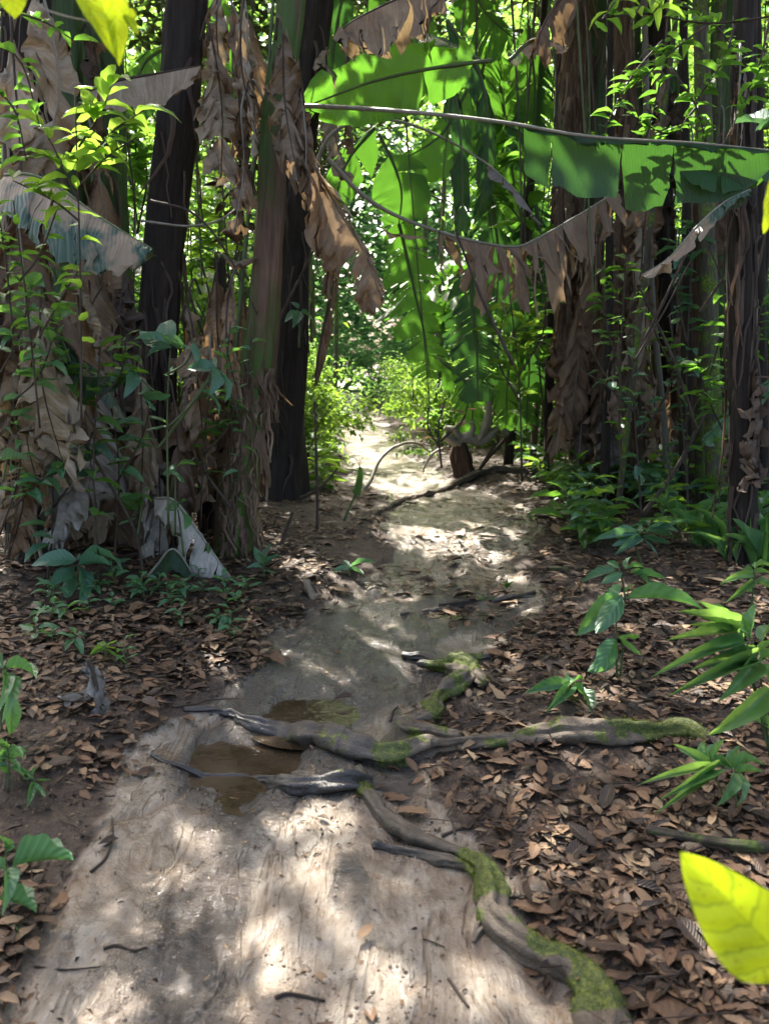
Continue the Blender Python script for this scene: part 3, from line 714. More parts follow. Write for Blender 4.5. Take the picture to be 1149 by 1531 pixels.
# ---- withered leaves hanging round the trunks: parts of the plant they hang from
def drape(root, b, spec, seed):
    for q, (px, py, dd, lpx, wpx, mat, lean) in enumerate(spec):
        d = b[1] + dd; hang_dead(root, b, W(px, py, d), lpx / SC(d), seed + q, mat, wpx * (1.35 if px < 600 else .95) / SC(d), lean=lean, tears=random.choice([1, 2, 3, 5, 8]), out=random.uniform(.08, .22))
drape(L0, b0, [(20, 60, -.3, 260, 30, 'dead_tan', -1.2), (50, 20, -.4, 230, 32, 'dead_tan', -.4), (60, 250, -.4, 330, 36, 'dead_tan', -1.8), (20, 380, -.5, 300, 34, 'dead_tan', -2.5),
               (90, 330, -.5, 300, 38, 'dead_brown', -.8), (40, 520, -.5, 260, 32, 'dead_brown', -1.5), (80, 560, -.4, 250, 34, 'dead_grey', -1.), (10, 560, -.3, 230, 30, 'dead_tan', -2.2), (45, 680, -.35, 150, 30, 'dead_brown', -1.5)], 300)
drape(L1, b1, [(110, 180, -.2, 260, 26, 'dead_brown', -.6), (120, 420, -.4, 300, 34, 'dead_tan', -1.2), (140, 560, -.5, 240, 32, 'dead_tan', -1.5), (95, 640, -.5, 190, 34, 'dead_tan', -.9), (120, 60, 0, 180, 20, 'dead_brown', -.2)], 330)
drape(L2, b2, [(150, 240, -.3, 250, 26, 'dead_brown', -1.4), (170, 420, -.5, 280, 34, 'dead_grey', -1.5), (180, 560, -.6, 260, 36, 'dead_tan', -1.1), (200, 500, -.6, 300, 32, 'dead_brown', -.7)], 350)
drape(L3, b3, [(215, 540, -.6, 260, 34, 'dead_tan', -1.6), (250, 590, -.6, 230, 32, 'dead_brown', -1.), (270, 480, -.5, 260, 26, 'dead_brown', -.4), (205, 400, -.4, 240, 22, 'dead_dark', -2.1), (235, 660, -.5, 190, 40, 'dead_grey', -1.3),
               (300, 60, -.3, 190, 26, 'dead_tan', -.6), (320, 20, -.2, 170, 24, 'dead_brown', -.2)], 370)
drape(L6, b6, [(322, 400, -.2, 230, 28, 'dead_brown', -1.3), (300, 440, -.2, 260, 30, 'dead_tan', -2.), (340, 430, -.2, 240, 26, 'dead_brown', -.6), (318, 520, -.3, 230, 34, 'dead_brown', -1.5), (290, 560, -.3, 200, 30, 'dead_tan', -1.9),
               (345, 560, -.3, 200, 26, 'dead_brown', -1.1), (335, 470, -.1, 180, 22, 'dead_tan', -.9), (330, 10, -.1, 110, 22, 'dead_tan', -1.6), (362, 30, -.1, 150, 24, 'dead_brown', -1.2)], 390)
drape(L4, b4, [(412, 60, -.15, 200, 24, 'dead_tan', -1.2), (380, 20, -.1, 170, 22, 'dead_tan', -2.2), (430, 130, -.15, 150, 22, 'dead_brown', -.9), (395, 150, -.1, 190, 18, 'dead_brown', -2.4), (372, 420, -.1, 190, 16, 'dead_brown', -2.2)], 410)
drape(L5, b5, [(470, 60, -.1, 190, 20, 'dead_tan', -.7), (505, 60, .2, 150, 16, 'dead_brown', -.3)], 430)
drape(R1, c1, [(842, 330, -.3, 260, 30, 'dead_brown', -1.6), (870, 350, -.3, 280, 34, 'dead_brown', -1.4), (895, 370, -.3, 250, 28, 'dead_tan', -.9), (850, 440, -.4, 230, 34, 'dead_brown', -1.9), (890, 470, -.4, 210, 36, 'dead_brown', -1.),
               (870, 520, -.3, 170, 34, 'dead_dark', -1.5), (846, 180, -.1, 260, 18, 'dead_brown', -1.7), (915, 520, -.3, 170, 30, 'dead_brown', -.8), (905, 590, -.4, 120, 36, 'dead_grey', -1.3)], 450)
drape(R8, c8, [(925, 290, -.2, 260, 30, 'dead_brown', -1.4), (945, 300, -.3, 200, 26, 'dead_tan', -1.), (938, 420, -.3, 230, 22, 'dead_tan', -1.5), (955, 90, -.2, 180, 20, 'dead_brown', -.8), (960, 560, -.2, 140, 20, 'dead_brown', -1.2), (925, 150, -.1, 150, 22, 'dead_brown', -2)], 470)
drape(R2, c2, [(965, 300, -.2, 200, 20, 'dead_brown', -1.6), (1000, 120, -.1, 190, 18, 'dead_dark', -.8), (975, 620, -.2, 110, 18, 'dead_brown', -1.4)], 490)
drape(R7, c7, [(1060, 300, -.1, 180, 18, 'dead_dark', -1.5), (1095, 430, -.2, 240, 20, 'dead_dark', -1.)], 500)
drape(R5, c5, [(1120, 560, -.1, 170, 18, 'dead_dark', -.9), (1100, 100, -.1, 200, 20, 'dead_dark', -1.8)], 510)

drape(R8, c8, [(955, 400, -.3, 200, 36, 'dead_mid', -1.4), (925, 480, -.4, 180, 40, 'dead_mid', -1.9), (945, 200, -.2, 220, 32, 'dead_brown', -1.2)], 560)
drape(R2, c2, [(1010, 420, -.2, 230, 30, 'dead_mid', -1.2), (1020, 200, -.1, 220, 30, 'dead_brown', -1.), (1000, 560, -.2, 150, 34, 'dead_brown', -1.7)], 570)
drape(R7, c7, [(1070, 180, -.1, 240, 34, 'dead_mid', -1.5), (1085, 540, -.2, 170, 36, 'dead_brown', -1.1)], 580)
drape(R1, c1, [(880, 300, -.4, 280, 44, 'dead_mid', -1.3), (865, 420, -.4, 230, 48, 'dead_mid', -1.6)], 590)
drape(L0, b0, [(30, 300, -.6, 260, 60, 'dead_mid', -1.3), (70, 450, -.7, 250, 64, 'dead_tan', -1.6)], 600)
drape(L1, b1, [(130, 500, -.7, 260, 66, 'dead_grey', -1.4), (100, 700, -.7, 150, 60, 'dead_mid', -1.2)], 610)
drape(L2, b2, [(190, 620, -.8, 200, 60, 'dead_mid', -1.8), (140, 380, -.5, 220, 54, 'dead_mid', -1.5)], 620)
# ---- named leaves of the picture
HZ = dict(name='leaf')
fpx(L5, b5, [(735, 90), (690, 96), (640, 103), (570, 118), (520, 135), (455, 160)], 6.4, 46, 'frond_green', tears=3, droop=(.0, .25), crumple=.03, seed=3, start=.1, sidevec=(0, -.35, 1), label='bright green banana leaf with a torn edge, lit from behind', pleat=.002, prof=.35)
fpx(L5, b5, [(720, 92), (660, 60), (600, 40), (560, 30)], 7.2, 42, 'frond_green', tears=4, droop=(.1, .7), crumple=.02, seed=33, start=.1)
fpx(R2, c2, [(448, 158), (520, 161), (640, 170), (760, 184), (850, 200), (930, 208), (1040, 214), (1160, 226)], [6.0, 5.8, 5.4, 5.1, 4.9, 4.8, 4.7, 4.6], 84, 'frond_dark', tears=3, droop=(1.0, 1.5), crumple=.02, seed=6, start=.55, sides=(.1, 1.0), rpx=4.0, ribmat='stem_pale', pleat=.002, prof=.3, sidevec=(0, -1, .1),
    label='long pale leaf stalk crossing the trail with a dark green blade hanging at its right end')  # darker frond colour stands in for the shade over this blade
fpx(R2, c2, [(1010, 250), (1050, 235), (1100, 230), (1165, 238)], 4.8, 60, 'frond_green', tears=2, droop=(.7, 1.2), crumple=.02, seed=61, prof=.4)
fpx(R1, c1, [(490, 236), (540, 290), (600, 326), (690, 356), (765, 369), (800, 358), (850, 330), (925, 284)], [6.6, 6.6, 6.7, 6.8, 6.9, 7., 7.2, 7.4], 96, 'dead_mid', tears=30, droop=(1.1, 1.5), crumple=.06, narrow=.38, start=.36, sides=(1, .75), seed=8, ribmat='stem_pale', rpx=3.4, prof=.22, lenvar=.55, sway=2.2, sidevec=(0, -1, 0),
    label='sagging leaf stalk over the trail with a fringe of brown strips')
fpx(L5, b5, [(470, 300), (478, 230), (510, 190), (570, 178), (640, 196), (720, 240), (770, 285), (805, 335)], 7.2, 12, 'dead_grey', tears=3, droop=(.6, 1.3), crumple=.03, seed=10, start=.75, ribmat='stem_pale', rpx=3)
fpx(R1, c1, [(566, 200), (590, 250), (600, 290), (596, 335)], 8.6, 50, 'frond_green', tears=1, droop=(.1, .4), crumple=.02, seed=12, prof=.4, sidevec=(1, .1, 0), start=.25, label='rounded green leaf hanging in the middle of the gap')
fpx(R1, c1, [(586, 300), (600, 350), (618, 430), (634, 500), (642, 565)], 9.2, 44, 'frond_green', tears=26, droop=(.25, .5), crumple=.012, seed=13, narrow=.45, prof=.35, sidevec=(1, .15, 0), lenvar=.3, label='long hanging comb-like green leaf above the far trail')
fpx(R1, c1, [(700, 400), (706, 460), (712, 520), (714, 600)], 8.0, 48, 'frond_dark', tears=16, droop=(.35, .6), crumple=.015, seed=14, narrow=.35, prof=.3, sidevec=(1, .1, 0), label='dark comb-like leaf hanging low beside the brown fringe')
fpx(R1, c1, [(742, 80), (752, 160), (764, 250), (782, 350)], 10.5, 72, 'frond_green', tears=26, droop=(.3, .6), crumple=.015, seed=15, narrow=.45, prof=.35, sidevec=(1, .1, 0), label='large comb-like green leaf high behind the shaggy trunk')
fpx(R1, c1, [(800, 300), (810, 400), (806, 520)], 10.5, 60, 'frond_dark', tears=20, droop=(.3, .6), crumple=.015, seed=16, narrow=.45, prof=.35, sidevec=(1, .1, 0))
fpx(R1, c1, [(650, 60), (678, 130), (690, 240), (690, 345)], 7.4, 36, 'frond_dark', tears=5, droop=(.9, 1.2), crumple=.04, seed=17, prof=.3, sidevec=(1, .2, 0), label='nearly black folded leaf hanging in the upper middle')
fpx(R1, c1, [(668, 30), (720, 120), (728, 230), (716, 320)], 7.9, 34, 'frond_dark', tears=5, droop=(.8, 1.2), crumple=.04, seed=18, prof=.3, sidevec=(1, .2, 0))
fpx(L5, b5, [(700, -60), (650, -25), (590, 0), (530, 30), (505, 50)], 5.6, 62, 'dead_tan', tears=5, droop=(.9, 1.4), crumple=.06, seed=19, start=.08, prof=.4, narrow=.3, sidevec=(0, -1, 0), ribmat='twig', label='pale tan dead leaf hanging from the top edge, left of centre')
fpx(L4, b4, [(408, 150), (440, 195), (470, 250), (510, 320), (545, 380), (572, 455)], 5.7, 64, 'dead_mid', tears=6, droop=(.7, 1.3), crumple=.07, seed=20, start=.1, prof=.35, narrow=.35, sidevec=(1, -.3, 0), ribmat='stem_pale', label='curled brown dead leaf hanging from the leaning stem over the trail edge')
fpx(L4, b4, [(440, 200), (462, 240), (480, 300), (492, 380), (486, 440)], 5.9, 34, 'dead_mid', tears=4, droop=(1, 1.45), crumple=.06, seed=21, start=.15, prof=.3, narrow=.3, sidevec=(1, -.3, 0), ribmat='twig')
fpx(L5, b5, [(500, 380), (494, 440), (480, 510), (470, 580)], 7.2, 24, 'dead_mid', tears=3, droop=(1, 1.4), crumple=.04, seed=22, sidevec=(1, 0, 0), ribmat='twig', label='narrow brown leaf strip hanging right of the thick dark trunk')
fpx(R1, c1, [(880, -60), (840, -5), (815, 30), (800, 75)], 5.4, 54, 'dead_brown', tears=3, droop=(.8, 1.4), crumple=.05, seed=23, start=.1, prof=.35, narrow=.4, sidevec=(1, -.4, 0), ribmat='twig', label='light brown dead leaf clasped round the shaggy trunk at the top edge')
fpx(L0, b0, [(8, 262), (50, 262), (95, 285), (150, 325), (228, 372)], [4.6, 4.5, 4.4, 4.3, 4.2], 118, 'frond_grey', tears=2, droop=(.75, 1.35), crumple=.05, seed=24, prof=.35, sides=(1, .55), sidevec=(.15, -1, 0), pleat=.001, label='large drooping leaf at left, grey green turning to papery tan')
fpx(L2, b2, [(120, 140), (170, 122), (235, 110), (300, 98)], 5.4, 38, 'dead_tan', tears=2, droop=(1.2, 1.5), crumple=.03, seed=25, prof=.25, sidevec=(0, -1, 0), ribmat='twig', label='tan dead leaf folded over a level rib, upper left')
fpx(R5, c5, [(1120, 285), (1080, 305), (1040, 340), (1000, 385), (958, 412)], 4.6, 26, 'frond_grey', tears=4, droop=(.3, 1.), crumple=.03, seed=26, prof=.4, ribmat='stem_pale', sidevec=(0, -1, .2), label='pale grey green leaf slanting down from the right edge')
fpx(L1, b1, [(78, 400), (112, 480), (150, 560), (190, 630)], 4.9, 42, 'frond_grey', tears=5, droop=(.6, 1.3), crumple=.03, seed=27, prof=.4, sidevec=(.5, -1, 0), pleat=.003, ribmat='stem_green')
fpx(L1, b1, [(96, 400), (130, 450), (150, 520)], 4.7, 40, 'dead_tan', tears=3, droop=(.8, 1.4), crumple=.05, seed=28, prof=.4, sidevec=(.5, -1, 0), ribmat='stem_green')
fpx(L0, b0, [(90, 500), (120, 560), (190, 560)], 4.6, 34, 'frond_dark', tears=2, droop=(.5, 1.0), crumple=.02, seed=29, prof=.4, pleat=.004)
fpx(L3, b3, [(330, 380), (352, 392), (380, 385), (384, 388)], 5.5, 10, 'dead_brown', tears=1, droop=(.5, 1.2), crumple=.02, seed=30)
fpx(R1, c1, [(890, 640), (880, 600), (850, 560), (800, 540)], 8.2, 16, 'frond_dark', tears=3, droop=(.5, 1.), crumple=.02, seed=31)
# dark and green blades that fill the upper corners
for q, (pts, d, hw, mt, tr) in enumerate([
        ([(560, -40), (600, 40), (640, 90)], 9, 50, 'frond_green', 3), ([(700, -60), (720, 10), (770, 60)], 9.5, 44, 'frond_green', 14), ([(760, 90), (800, 60), (850, 70)], 6.5, 14, 'frond_grey', 2),
        ([(520, -40), (500, 60), (496, 160)], 8.5, 30, 'frond_dark', 4), ([(560, 190), (520, 240), (500, 300)], 9.5, 34, 'frond_green', 3), ([(300, 60), (220, 90), (190, 180)], 8.6, 36, 'frond_green', 3),
        ([(320, -20), (350, 90), (352, 200)], 9.2, 30, 'frond_green', 10), ([(10, 120), (60, 90), (110, 120)], 7.8, 30, 'frond_dark', 3), ([(700, 130), (660, 200), (600, 240)], 8.8, 40, 'frond_green', 2),
        ([(820, 240), (780, 200), (720, 170)], 9.4, 40, 'frond_dark', 18), ([(730, 280), (745, 380), (740, 470)], 9.2, 46, 'frond_dark', 20), ([(960, 60), (1000, 130), (1010, 220)], 8.8, 34, 'frond_dark', 4),
        ([(1149, 420), (1120, 520), (1118, 620)], 7.2, 30, 'frond_dark', 12), ([(1160, 560), (1110, 600), (1050, 660)], 6.4, 22, 'leaf_blue', 6), ([(770, 420), (790, 520), (786, 640)], 9.4, 38, 'frond_dark', 14),
        ([(735, 60), (715, 130), (712, 220)], 9.8, 44, 'frond_green', 22), ([(790, 40), (800, 150), (792, 250)], 10.2, 50, 'frond_green', 24), ([(790, 500), (762, 540), (755, 640)], 9.2, 34, 'frond_green', 12), ([(640, 20), (628, 70), (640, 150)], 9.9, 40, 'frond_green', 16),
        ([(0, 440), (60, 470), (90, 560)], 6.2, 30, 'frond_dark', 4), ([(660, 540), (700, 580), (708, 660)], 10.2, 34, 'frond_green', 10)]):
    root, bb = (L5, b5) if pts[0][0] < 620 and q > 3 else (R1, c1)
    if pts[0][0] < 340: root, bb = L2, b2
    if pts[0][0] > 900: root, bb = R7, c7
    fpx(root, bb, pts, d, hw, mt, tears=tr, droop=(.3, .9), crumple=.02, seed=700 + q, narrow=.3, prof=.35, sidevec=(1, .1, 0), rpx=2.5)

# ---- fallen banana leaves in front of the left clump
def fallen(label, pts, depth, hwpx, mat, **k):
    if isinstance(depth, (int, float)): depth = [depth] * len(pts)
    P = [W(px, py, d) for (px, py), d in zip(pts, depth)]
    e = empty('fallen_leaf', P[0], label, 'fallen leaf'); frond(e, P[0], P, hwpx / SC(np.mean(depth)), mat, rr=.012, name='midrib', **k)
    return e
fallen('long fallen banana leaf lying along the foot of the left clump, tan blade folded down', [(20, 905), (100, 890), (210, 880), (330, 882), (415, 898)], [4.8, 4.85, 4.9, 4.9, 4.9], 34, 'dead_brown', tears=8, droop=(1.1, 1.4), crumple=.03, seed=40, prof=.3, ribmat='stem_pale', sidevec=(0, -1, 0))
fallen('dark green torn leaf propped against the dry leaves at lower left', [(215, 872), (235, 845), (262, 822), (300, 880)], 4.9, 34, 'frond_dark', tears=1, droop=(.9, 1.3), crumple=.02, seed=41, prof=.25, ribmat='stem_pale', sidevec=(.3, -1, 0), pleat=.002)
fallen('broad papery tan leaf hanging to the ground right of the dark green torn leaf', [(232, 745), (262, 750), (300, 800), (335, 850), (368, 888)], [5.2, 5.1, 5.0, 4.9, 4.85], 66, 'dead_grey', tears=5, droop=(.9, 1.45), crumple=.06, seed=42, prof=.3, ribmat='stem_pale', sidevec=(-.4, -1, 0))
fallen('upright yellow green leaf strip at the foot of the leaning stem', [(310, 812), (314, 840), (318, 868)], 4.95, 9, 'frond_green', tears=0, droop=(.1, .2), crumple=.005, seed=43, prof=.3, ribmat='stem_green', sidevec=(1, 0, 0))
fallen('tan crumpled leaf on the litter below the left saplings', [(80, 760), (120, 770), (170, 765)], 5.3, 40, 'dead_tan', tears=4, droop=(.9, 1.4), crumple=.05, seed=44, prof=.3, ribmat='twig', sidevec=(0, -1, 0))
g = G(128, 1070)
fallen('small crumpled silver grey leaf standing on the litter left of the mud', [(132, 985), (140, 1010), (146, 1040), (140, 1078)], [g[1]] * 4, 26, 'dead_grey', tears=2, droop=(.8, 1.9), crumple=.05, seed=45, prof=.3, ribmat='twig', sidevec=(1, -.8, .3))
fallen('grey curled leaf lying flat beside the upright silver one', [(88, 1042), (110, 1038), (140, 1040)], [g[1] + .02] * 3, 12, 'dead_grey', tears=0, droop=(.2, 1.2), crumple=.03, seed=46, prof=.3, ribmat='twig')
fallen('yellow brown rotting leaf lump by the left edge of the wet mud', [(456, 868), (470, 880), (480, 908)], 4.7, 22, 'frond_grey', tears=2, droop=(.5, 1.4), crumple=.04, seed=47, prof=.3, ribmat='twig')
fallen('hooked green shoot standing on the left verge of the trail', [(512, 782), (524, 755), (534, 730), (538, 700), (528, 680)], 6.9, 7, 'frond_green', tears=0, droop=(.3, .6), crumple=0, seed=48, prof=.5, ribmat='stem_green')

# ================================================================== roots across the trail
def root(label, pts, wpx, moss, wet=None, seed=0, sink=.25):
    """pts: photo points on the ground, radius from the width there; the root lies half in the ground"""
    Pp, rr = [], []
    for (px, py), w_ in zip(pts, wpx):
        g = G(px, py); r_ = w_ / 2 / SC(g[1]) * 1.0; Pp.append([g[0], g[1], g[2] + r_ * (1 - 2 * sink)]); rr.append(r_)
    n = int(np.linalg.norm(np.diff(np.array(Pp), axis=0), axis=1).sum() / .009) + 10
    Q = catmull(np.c_[np.array(Pp), rr, np.array(moss, float), np.array(wet if wet else [0] * len(pts), float)], n)
    L = np.linspace(0, 1, n) * n * .009
    C = Q[:, :3].copy(); C[:, 0] += .024 * fbm(L * 7, L * 0, seed + 3, 3); C[:, 1] += .024 * fbm(L * 7, L * 0, seed + 4, 3); C[:, 2] += .010 * fbm(L * 8, L * 0, seed + 5, 3)
    r_ = np.maximum(Q[:, 3], .003) * .77 * (1 + .45 * fbm(L * 11, L * 0, seed, 3))
    seg = 28; V, F, uv = tube(C, r_, seg, rough=.46, ribs=5, ribamp=.28, seed=seed, nf=1.6)
    nn = np.r_[np.repeat(np.arange(n), seg), 0, n - 1]
    b = C[n // 2]
    e = empty('tree_root', b, label, 'root')
    upn = (V[:, 2] - C[nn, 2]) / r_[nn]
    msk = sst(.0, .34, fbm(V[:, 0] * 13, V[:, 1] * 13 + V[:, 2] * 9, 71, 4) * 1.1 + (Q[nn, 4] - .50) * .95 + .05 * upn)
    o = link('bark', mesh('bark', V - b, F, M['root'], uv, attrs={'moss': msk, 'wet': Q[nn, 5]}), e)
    # tufts of moss on the upper side
    up = (V[:, 2] - C[nn, 2]) / r_[nn]
    p = sst(.35, 1, msk) * (up > -.4)
    idx = np.where(rng.random(len(V)) < p * .8)[0]
    if len(idx) > 20:
        idx = np.repeat(idx, 3); pos = V[idx] + rng.normal(size=(len(idx), 3)) * .0035
        nd = (V[idx] - C[nn[idx]]); nd /= np.linalg.norm(nd, axis=1)[:, None]; nd = nd + rng.normal(size=nd.shape) * .55
        Vm, Fm, um, rm = cloud(pos, nd, U(.004, .010, len(idx)), U(.0008, .0018, len(idx)), TM['tiny'][0], U(-3, 3, len(idx)))
        mo = link('moss_tuft', mesh('moss_tuft', Vm - b, Fm, M['moss'], um, rm), e); mo['kind'] = 'stuff'
    return e
root('long mossy root curving down the lower right side of the trail to the bottom edge', [(535, 1160), (552, 1190), (580, 1228), (625, 1262), (680, 1285), (718, 1308), (733, 1350), (735, 1385), (770, 1412), (830, 1440), (872, 1475), (895, 1530), (900, 1600)],
     [34, 30, 34, 36, 36, 42, 52, 54, 50, 54, 68, 78, 80], [.2, .5, .2, .1, .3, .8, .75, .7, .65, .75, .95, .9, .8], [.6, .4, .3, .2, .2, .0, 0, .1, .1, 0, 0, 0, 0], 11, .2)
root('short dark root prong joining the long mossy root from the left', [(556, 1262), (590, 1272), (640, 1284), (690, 1294), (715, 1312)], [16, 20, 22, 24, 26], [.0, .1, .1, .4, .8], [.9, .7, .5, .3, 0], 12, .25)
root('small spur root standing below the bend of the long mossy root', [(735, 1372), (722, 1392), (708, 1412)], [26, 20, 8], [.6, .4, .1], [0, .2, .4], 13, .3)
root('mossy spur at the right of the long root near the bottom edge', [(868, 1452), (888, 1455), (902, 1445)], [28, 20, 8], [.8, .6, .2], None, 131, .2)
root('wet black root lying across the trail above the bright mud', [(225, 1130), (270, 1150), (320, 1168), (380, 1174), (430, 1177), (480, 1180), (520, 1180), (550, 1176)], [8, 14, 20, 28, 32, 34, 36, 32], [0, 0, 0, 0, .1, .1, .1, .2], [1, 1, 1, 1, 1, .9, .9, .8], 14, .3)
root('thick root dam across the trail below the pool, mossy at its middle', [(350, 1072), (385, 1088), (440, 1102), (490, 1112), (540, 1130), (585, 1142), (640, 1128), (720, 1112), (800, 1108), (870, 1104), (940, 1104), (1010, 1100), (1060, 1112)],
     [12, 28, 44, 54, 62, 56, 42, 34, 36, 46, 48, 34, 14], [.0, .0, .35, .2, .3, .95, .5, .25, .4, .75, .85, .85, .4], [1, .9, .5, .5, .5, .2, .0, 0, 0, 0, 0, 0, 0], 15, .28)
root('curling mossy root knuckle standing at the right end of the pool', [(622, 1000), (668, 1006), (690, 1022), (676, 1040), (652, 1052), (648, 1075), (625, 1088), (600, 1092), (612, 1108), (650, 1112), (690, 1112)],
     [16, 28, 40, 38, 30, 36, 32, 28, 34, 34, 26], [.1, .75, .8, .7, .5, .75, .6, .45, .6, .8, .5], [.6, .2, 0, 0, 0, 0, .1, .3, .1, 0, 0], 16, .12)
root('mossy root arm reaching right from the root knuckle', [(668, 1008), (700, 1012), (722, 1030)], [36, 34, 16], [.95, .85, .6], None, 17, .1)
root('wet dark root stub at the head of the pool', [(598, 984), (630, 990), (668, 998), (720, 990), (735, 985)], [14, 18, 20, 18, 8], [0, .1, .3, .2, 0], [.9, .7, .3, .5, .7], 18, .15)
root('black submerged root at the left end of the puddle', [(275, 1062), (310, 1064), (350, 1072), (372, 1080)], [8, 12, 16, 12], [0, 0, 0, 0], [1, 1, 1, 1], 19, .35)
root('thin root running along the left edge of the far trail mud', [(600, 920), (660, 912), (740, 898), (800, 890)], [5, 7, 7, 4], [0, 0, .1, 0], [.7, .6, .5, .4], 20, .3)
root('long low root across the trail before the stump', [(560, 770), (600, 752), (660, 735), (720, 715), (780, 708), (850, 716)], [6, 8, 10, 12, 12, 8], [0, .1, .1, .1, .1, 0], None, 22, .2)

# dead log at right
def log(label, pts, wpx, mat='log', lift=0.8, seed=0, name='log', cat='log', seg=14):
    Pp, rr = [], []
    for (px, py), w_ in zip(pts, wpx):
        g = G(px, py); r_ = w_ / 2 / SC(g[1]); Pp.append([g[0], g[1], g[2] + r_ * lift + .004]); rr.append(r_)
    Q = catmull(np.c_[np.array(Pp), rr], max(16, len(pts) * 8))
    b = Q[0, :3]; V, F, uv = tube(Q[:, :3], Q[:, 3], seg, rough=.28, seed=seed, nf=1.)
    return tag(link(name, mesh(name, V - b, F, M[mat], uv), None, b), label, cat)
log('dark fallen branch lying on the litter at the right edge', [(965, 1248), (1030, 1262), (1100, 1274), (1180, 1278)], [18, 22, 24, 22], seed=31)
log('thin dark pole lying behind the litter right of the sandy hump', [(800, 776), (880, 774), (960, 770)], [8, 9, 8], seed=32)
log('dark wet stick across the head of the muddy flat', [(655, 908), (700, 903), (760, 897), (800, 888)], [6, 8, 7, 5], seed=33)
log('short dark stick stub in the soil right of the bright sandy patch', [(818, 855), (850, 857)], [10, 9], seed=34)

# ================================================================== small plants
def leafy(label, base, H, n, L, asp=.42, shape='ovate', mat='leaf_hero', lean=(0, 0), up=.25, cat='sapling', name='sapling', group=None, seed=0, t0=.35, whorl=False, stem='stem_green', sr=.004, kind='leaf'):
    rg = random.Random(seed); e = empty(name, base, label, cat, group); base = np.asarray(base, float)
    P = np.array([base, base + [lean[0] * .35, lean[1] * .35, H * .5], base + [lean[0], lean[1], H]])
    Q = catmull(P, 10); tube_obj('stem', Q, np.linspace(sr, sr * .45, 10), M[stem], e, base, seg=5)
    a = rg.uniform(0, 6.28)
    for i in range(n):
        t = 1.0 - (i / max(n - 1, 1)) * (1 - t0) if not whorl else 1 - .04 * (i % 3)
        a += 2.4 + rg.uniform(-.3, .3)
        p = Q[min(9, int(t * 9))]; l = L * rg.uniform(.75, 1.15) * (.75 + .35 * (i > 1))
        u = up + rg.uniform(-.2, .25) + (.45 if i < 2 and not whorl else 0)
        d = np.array([math.cos(a), math.sin(a), u]); p2 = p + d * .12 * l
        place_leaf(e, base, p2, p2 + d / np.linalg.norm(d) * l, l * asp, mat, shape, rg.uniform(-.35, .35), rg.randrange(8))
    return e
def lf(e, b, d, specs, mat, shape='ovate', dd=0.0):
    """leaves from photo points: (x0,y0,x1,y1,width px[,depth change of the tip])"""
    for s in specs:
        d1 = d + (s[5] if len(s) > 5 else dd)
        place_leaf(e, b, W(s[0], s[1], d), W(s[2], s[3], d1), s[4] / SC(d), mat, shape, s[6] if len(s) > 6 else 0)
def stems(e, b, d, lines, wpx, mat='stem_green'):
    for l in lines:
        P = catmull([W(x, y, d) for x, y in l], 10)
        tube_obj('stem', P, np.linspace(wpx / 2 / SC(d), wpx / 3.4 / SC(d), 10), M[mat], e, b, seg=5)
def pxplant(label, bx, by, lines, specs, mat, shape='ovate', cat='sapling', name='sapling', wpx=4, d=None, stem='stem_green', dd=0.0, group=None):
    d = d or D(bx, by); b = W(bx, by, d)
    if by < 1600 and d > 1.5: b[2] = float(hgt(b[0], b[1]))
    e = empty(name, b, label, cat, group); stems(e, b, d, lines, wpx, stem); lf(e, b, d, specs, mat, shape, dd); return e

pxplant('sapling with one very long level leaf, right of the pool on the litter', 922, 1018, [[(922, 1018), (920, 960), (922, 893)], [(926, 1015), (930, 975), (928, 955)]],
        [(936, 896, 1058, 882, 40, -.1, .9), (928, 892, 866, 945, 44, -.15, .8), (930, 890, 898, 930, 34, -.3, .4), (926, 888, 905, 872, 22, .1, .6), (933, 888, 944, 868, 14, 0, .5),
         (922, 955, 898, 1002, 36, -.2, .8), (926, 955, 966, 972, 38, -.1, .8), (925, 950, 950, 938, 26, .2, .5), (920, 985, 880, 998, 26, -.1, .6), (925, 905, 893, 890, 24, .3, .5)], 'leaf_hero')
pxplant('low rosette seedling with spread leaves, left of the long-leaved sapling', 848, 1040, [[(848, 1040), (850, 1024)]],
        [(850, 1024, 790, 1026, 24, -.1, .7), (850, 1024, 826, 990, 22, .25, .7), (852, 1024, 868, 1003, 20, .1, .5), (856, 1028, 902, 1050, 26, -.25, .6), (850, 1030, 822, 1058, 22, -.3, .6), (846, 1020, 836, 1000, 14, .2, .5)], 'leaf_hero')
pxplant('row-leaved seedling on the litter just above the long-leaved sapling', 935, 900, [[(935, 900), (930, 870), (925, 850)]],
        [(920, 852, 862, 856, 18, 0, .7), (925, 850, 905, 838, 12, .1, .7), (930, 856, 900, 868, 16, -.1, .7), (935, 852, 958, 838, 15, .1, .7), (940, 856, 975, 850, 18, 0, .7), (948, 860, 998, 862, 22, -.1, .7), (935, 850, 940, 830, 12, .1, .6), (955, 862, 985, 880, 18, -.2, .7)], 'leaf_hero')
pxplant('spreading bluish seedling cluster above the row-leaved seedling', 960, 850, [[(960, 850), (950, 815), (958, 790)]],
        [(955, 800, 882, 805, 18, 0, .7), (950, 795, 905, 790, 16, .1, .7), (960, 795, 940, 775, 14, .2, .6), (965, 795, 1010, 780, 20, .1, .7), (960, 800, 1005, 805, 18, 0, .7), (958, 805, 925, 820, 16, -.2, .7), (962, 805, 990, 822, 18, -.2, .7), (952, 800, 915, 812, 14, -.1, .7), (970, 790, 1030, 762, 18, .1, .7)], 'leaf_blue')
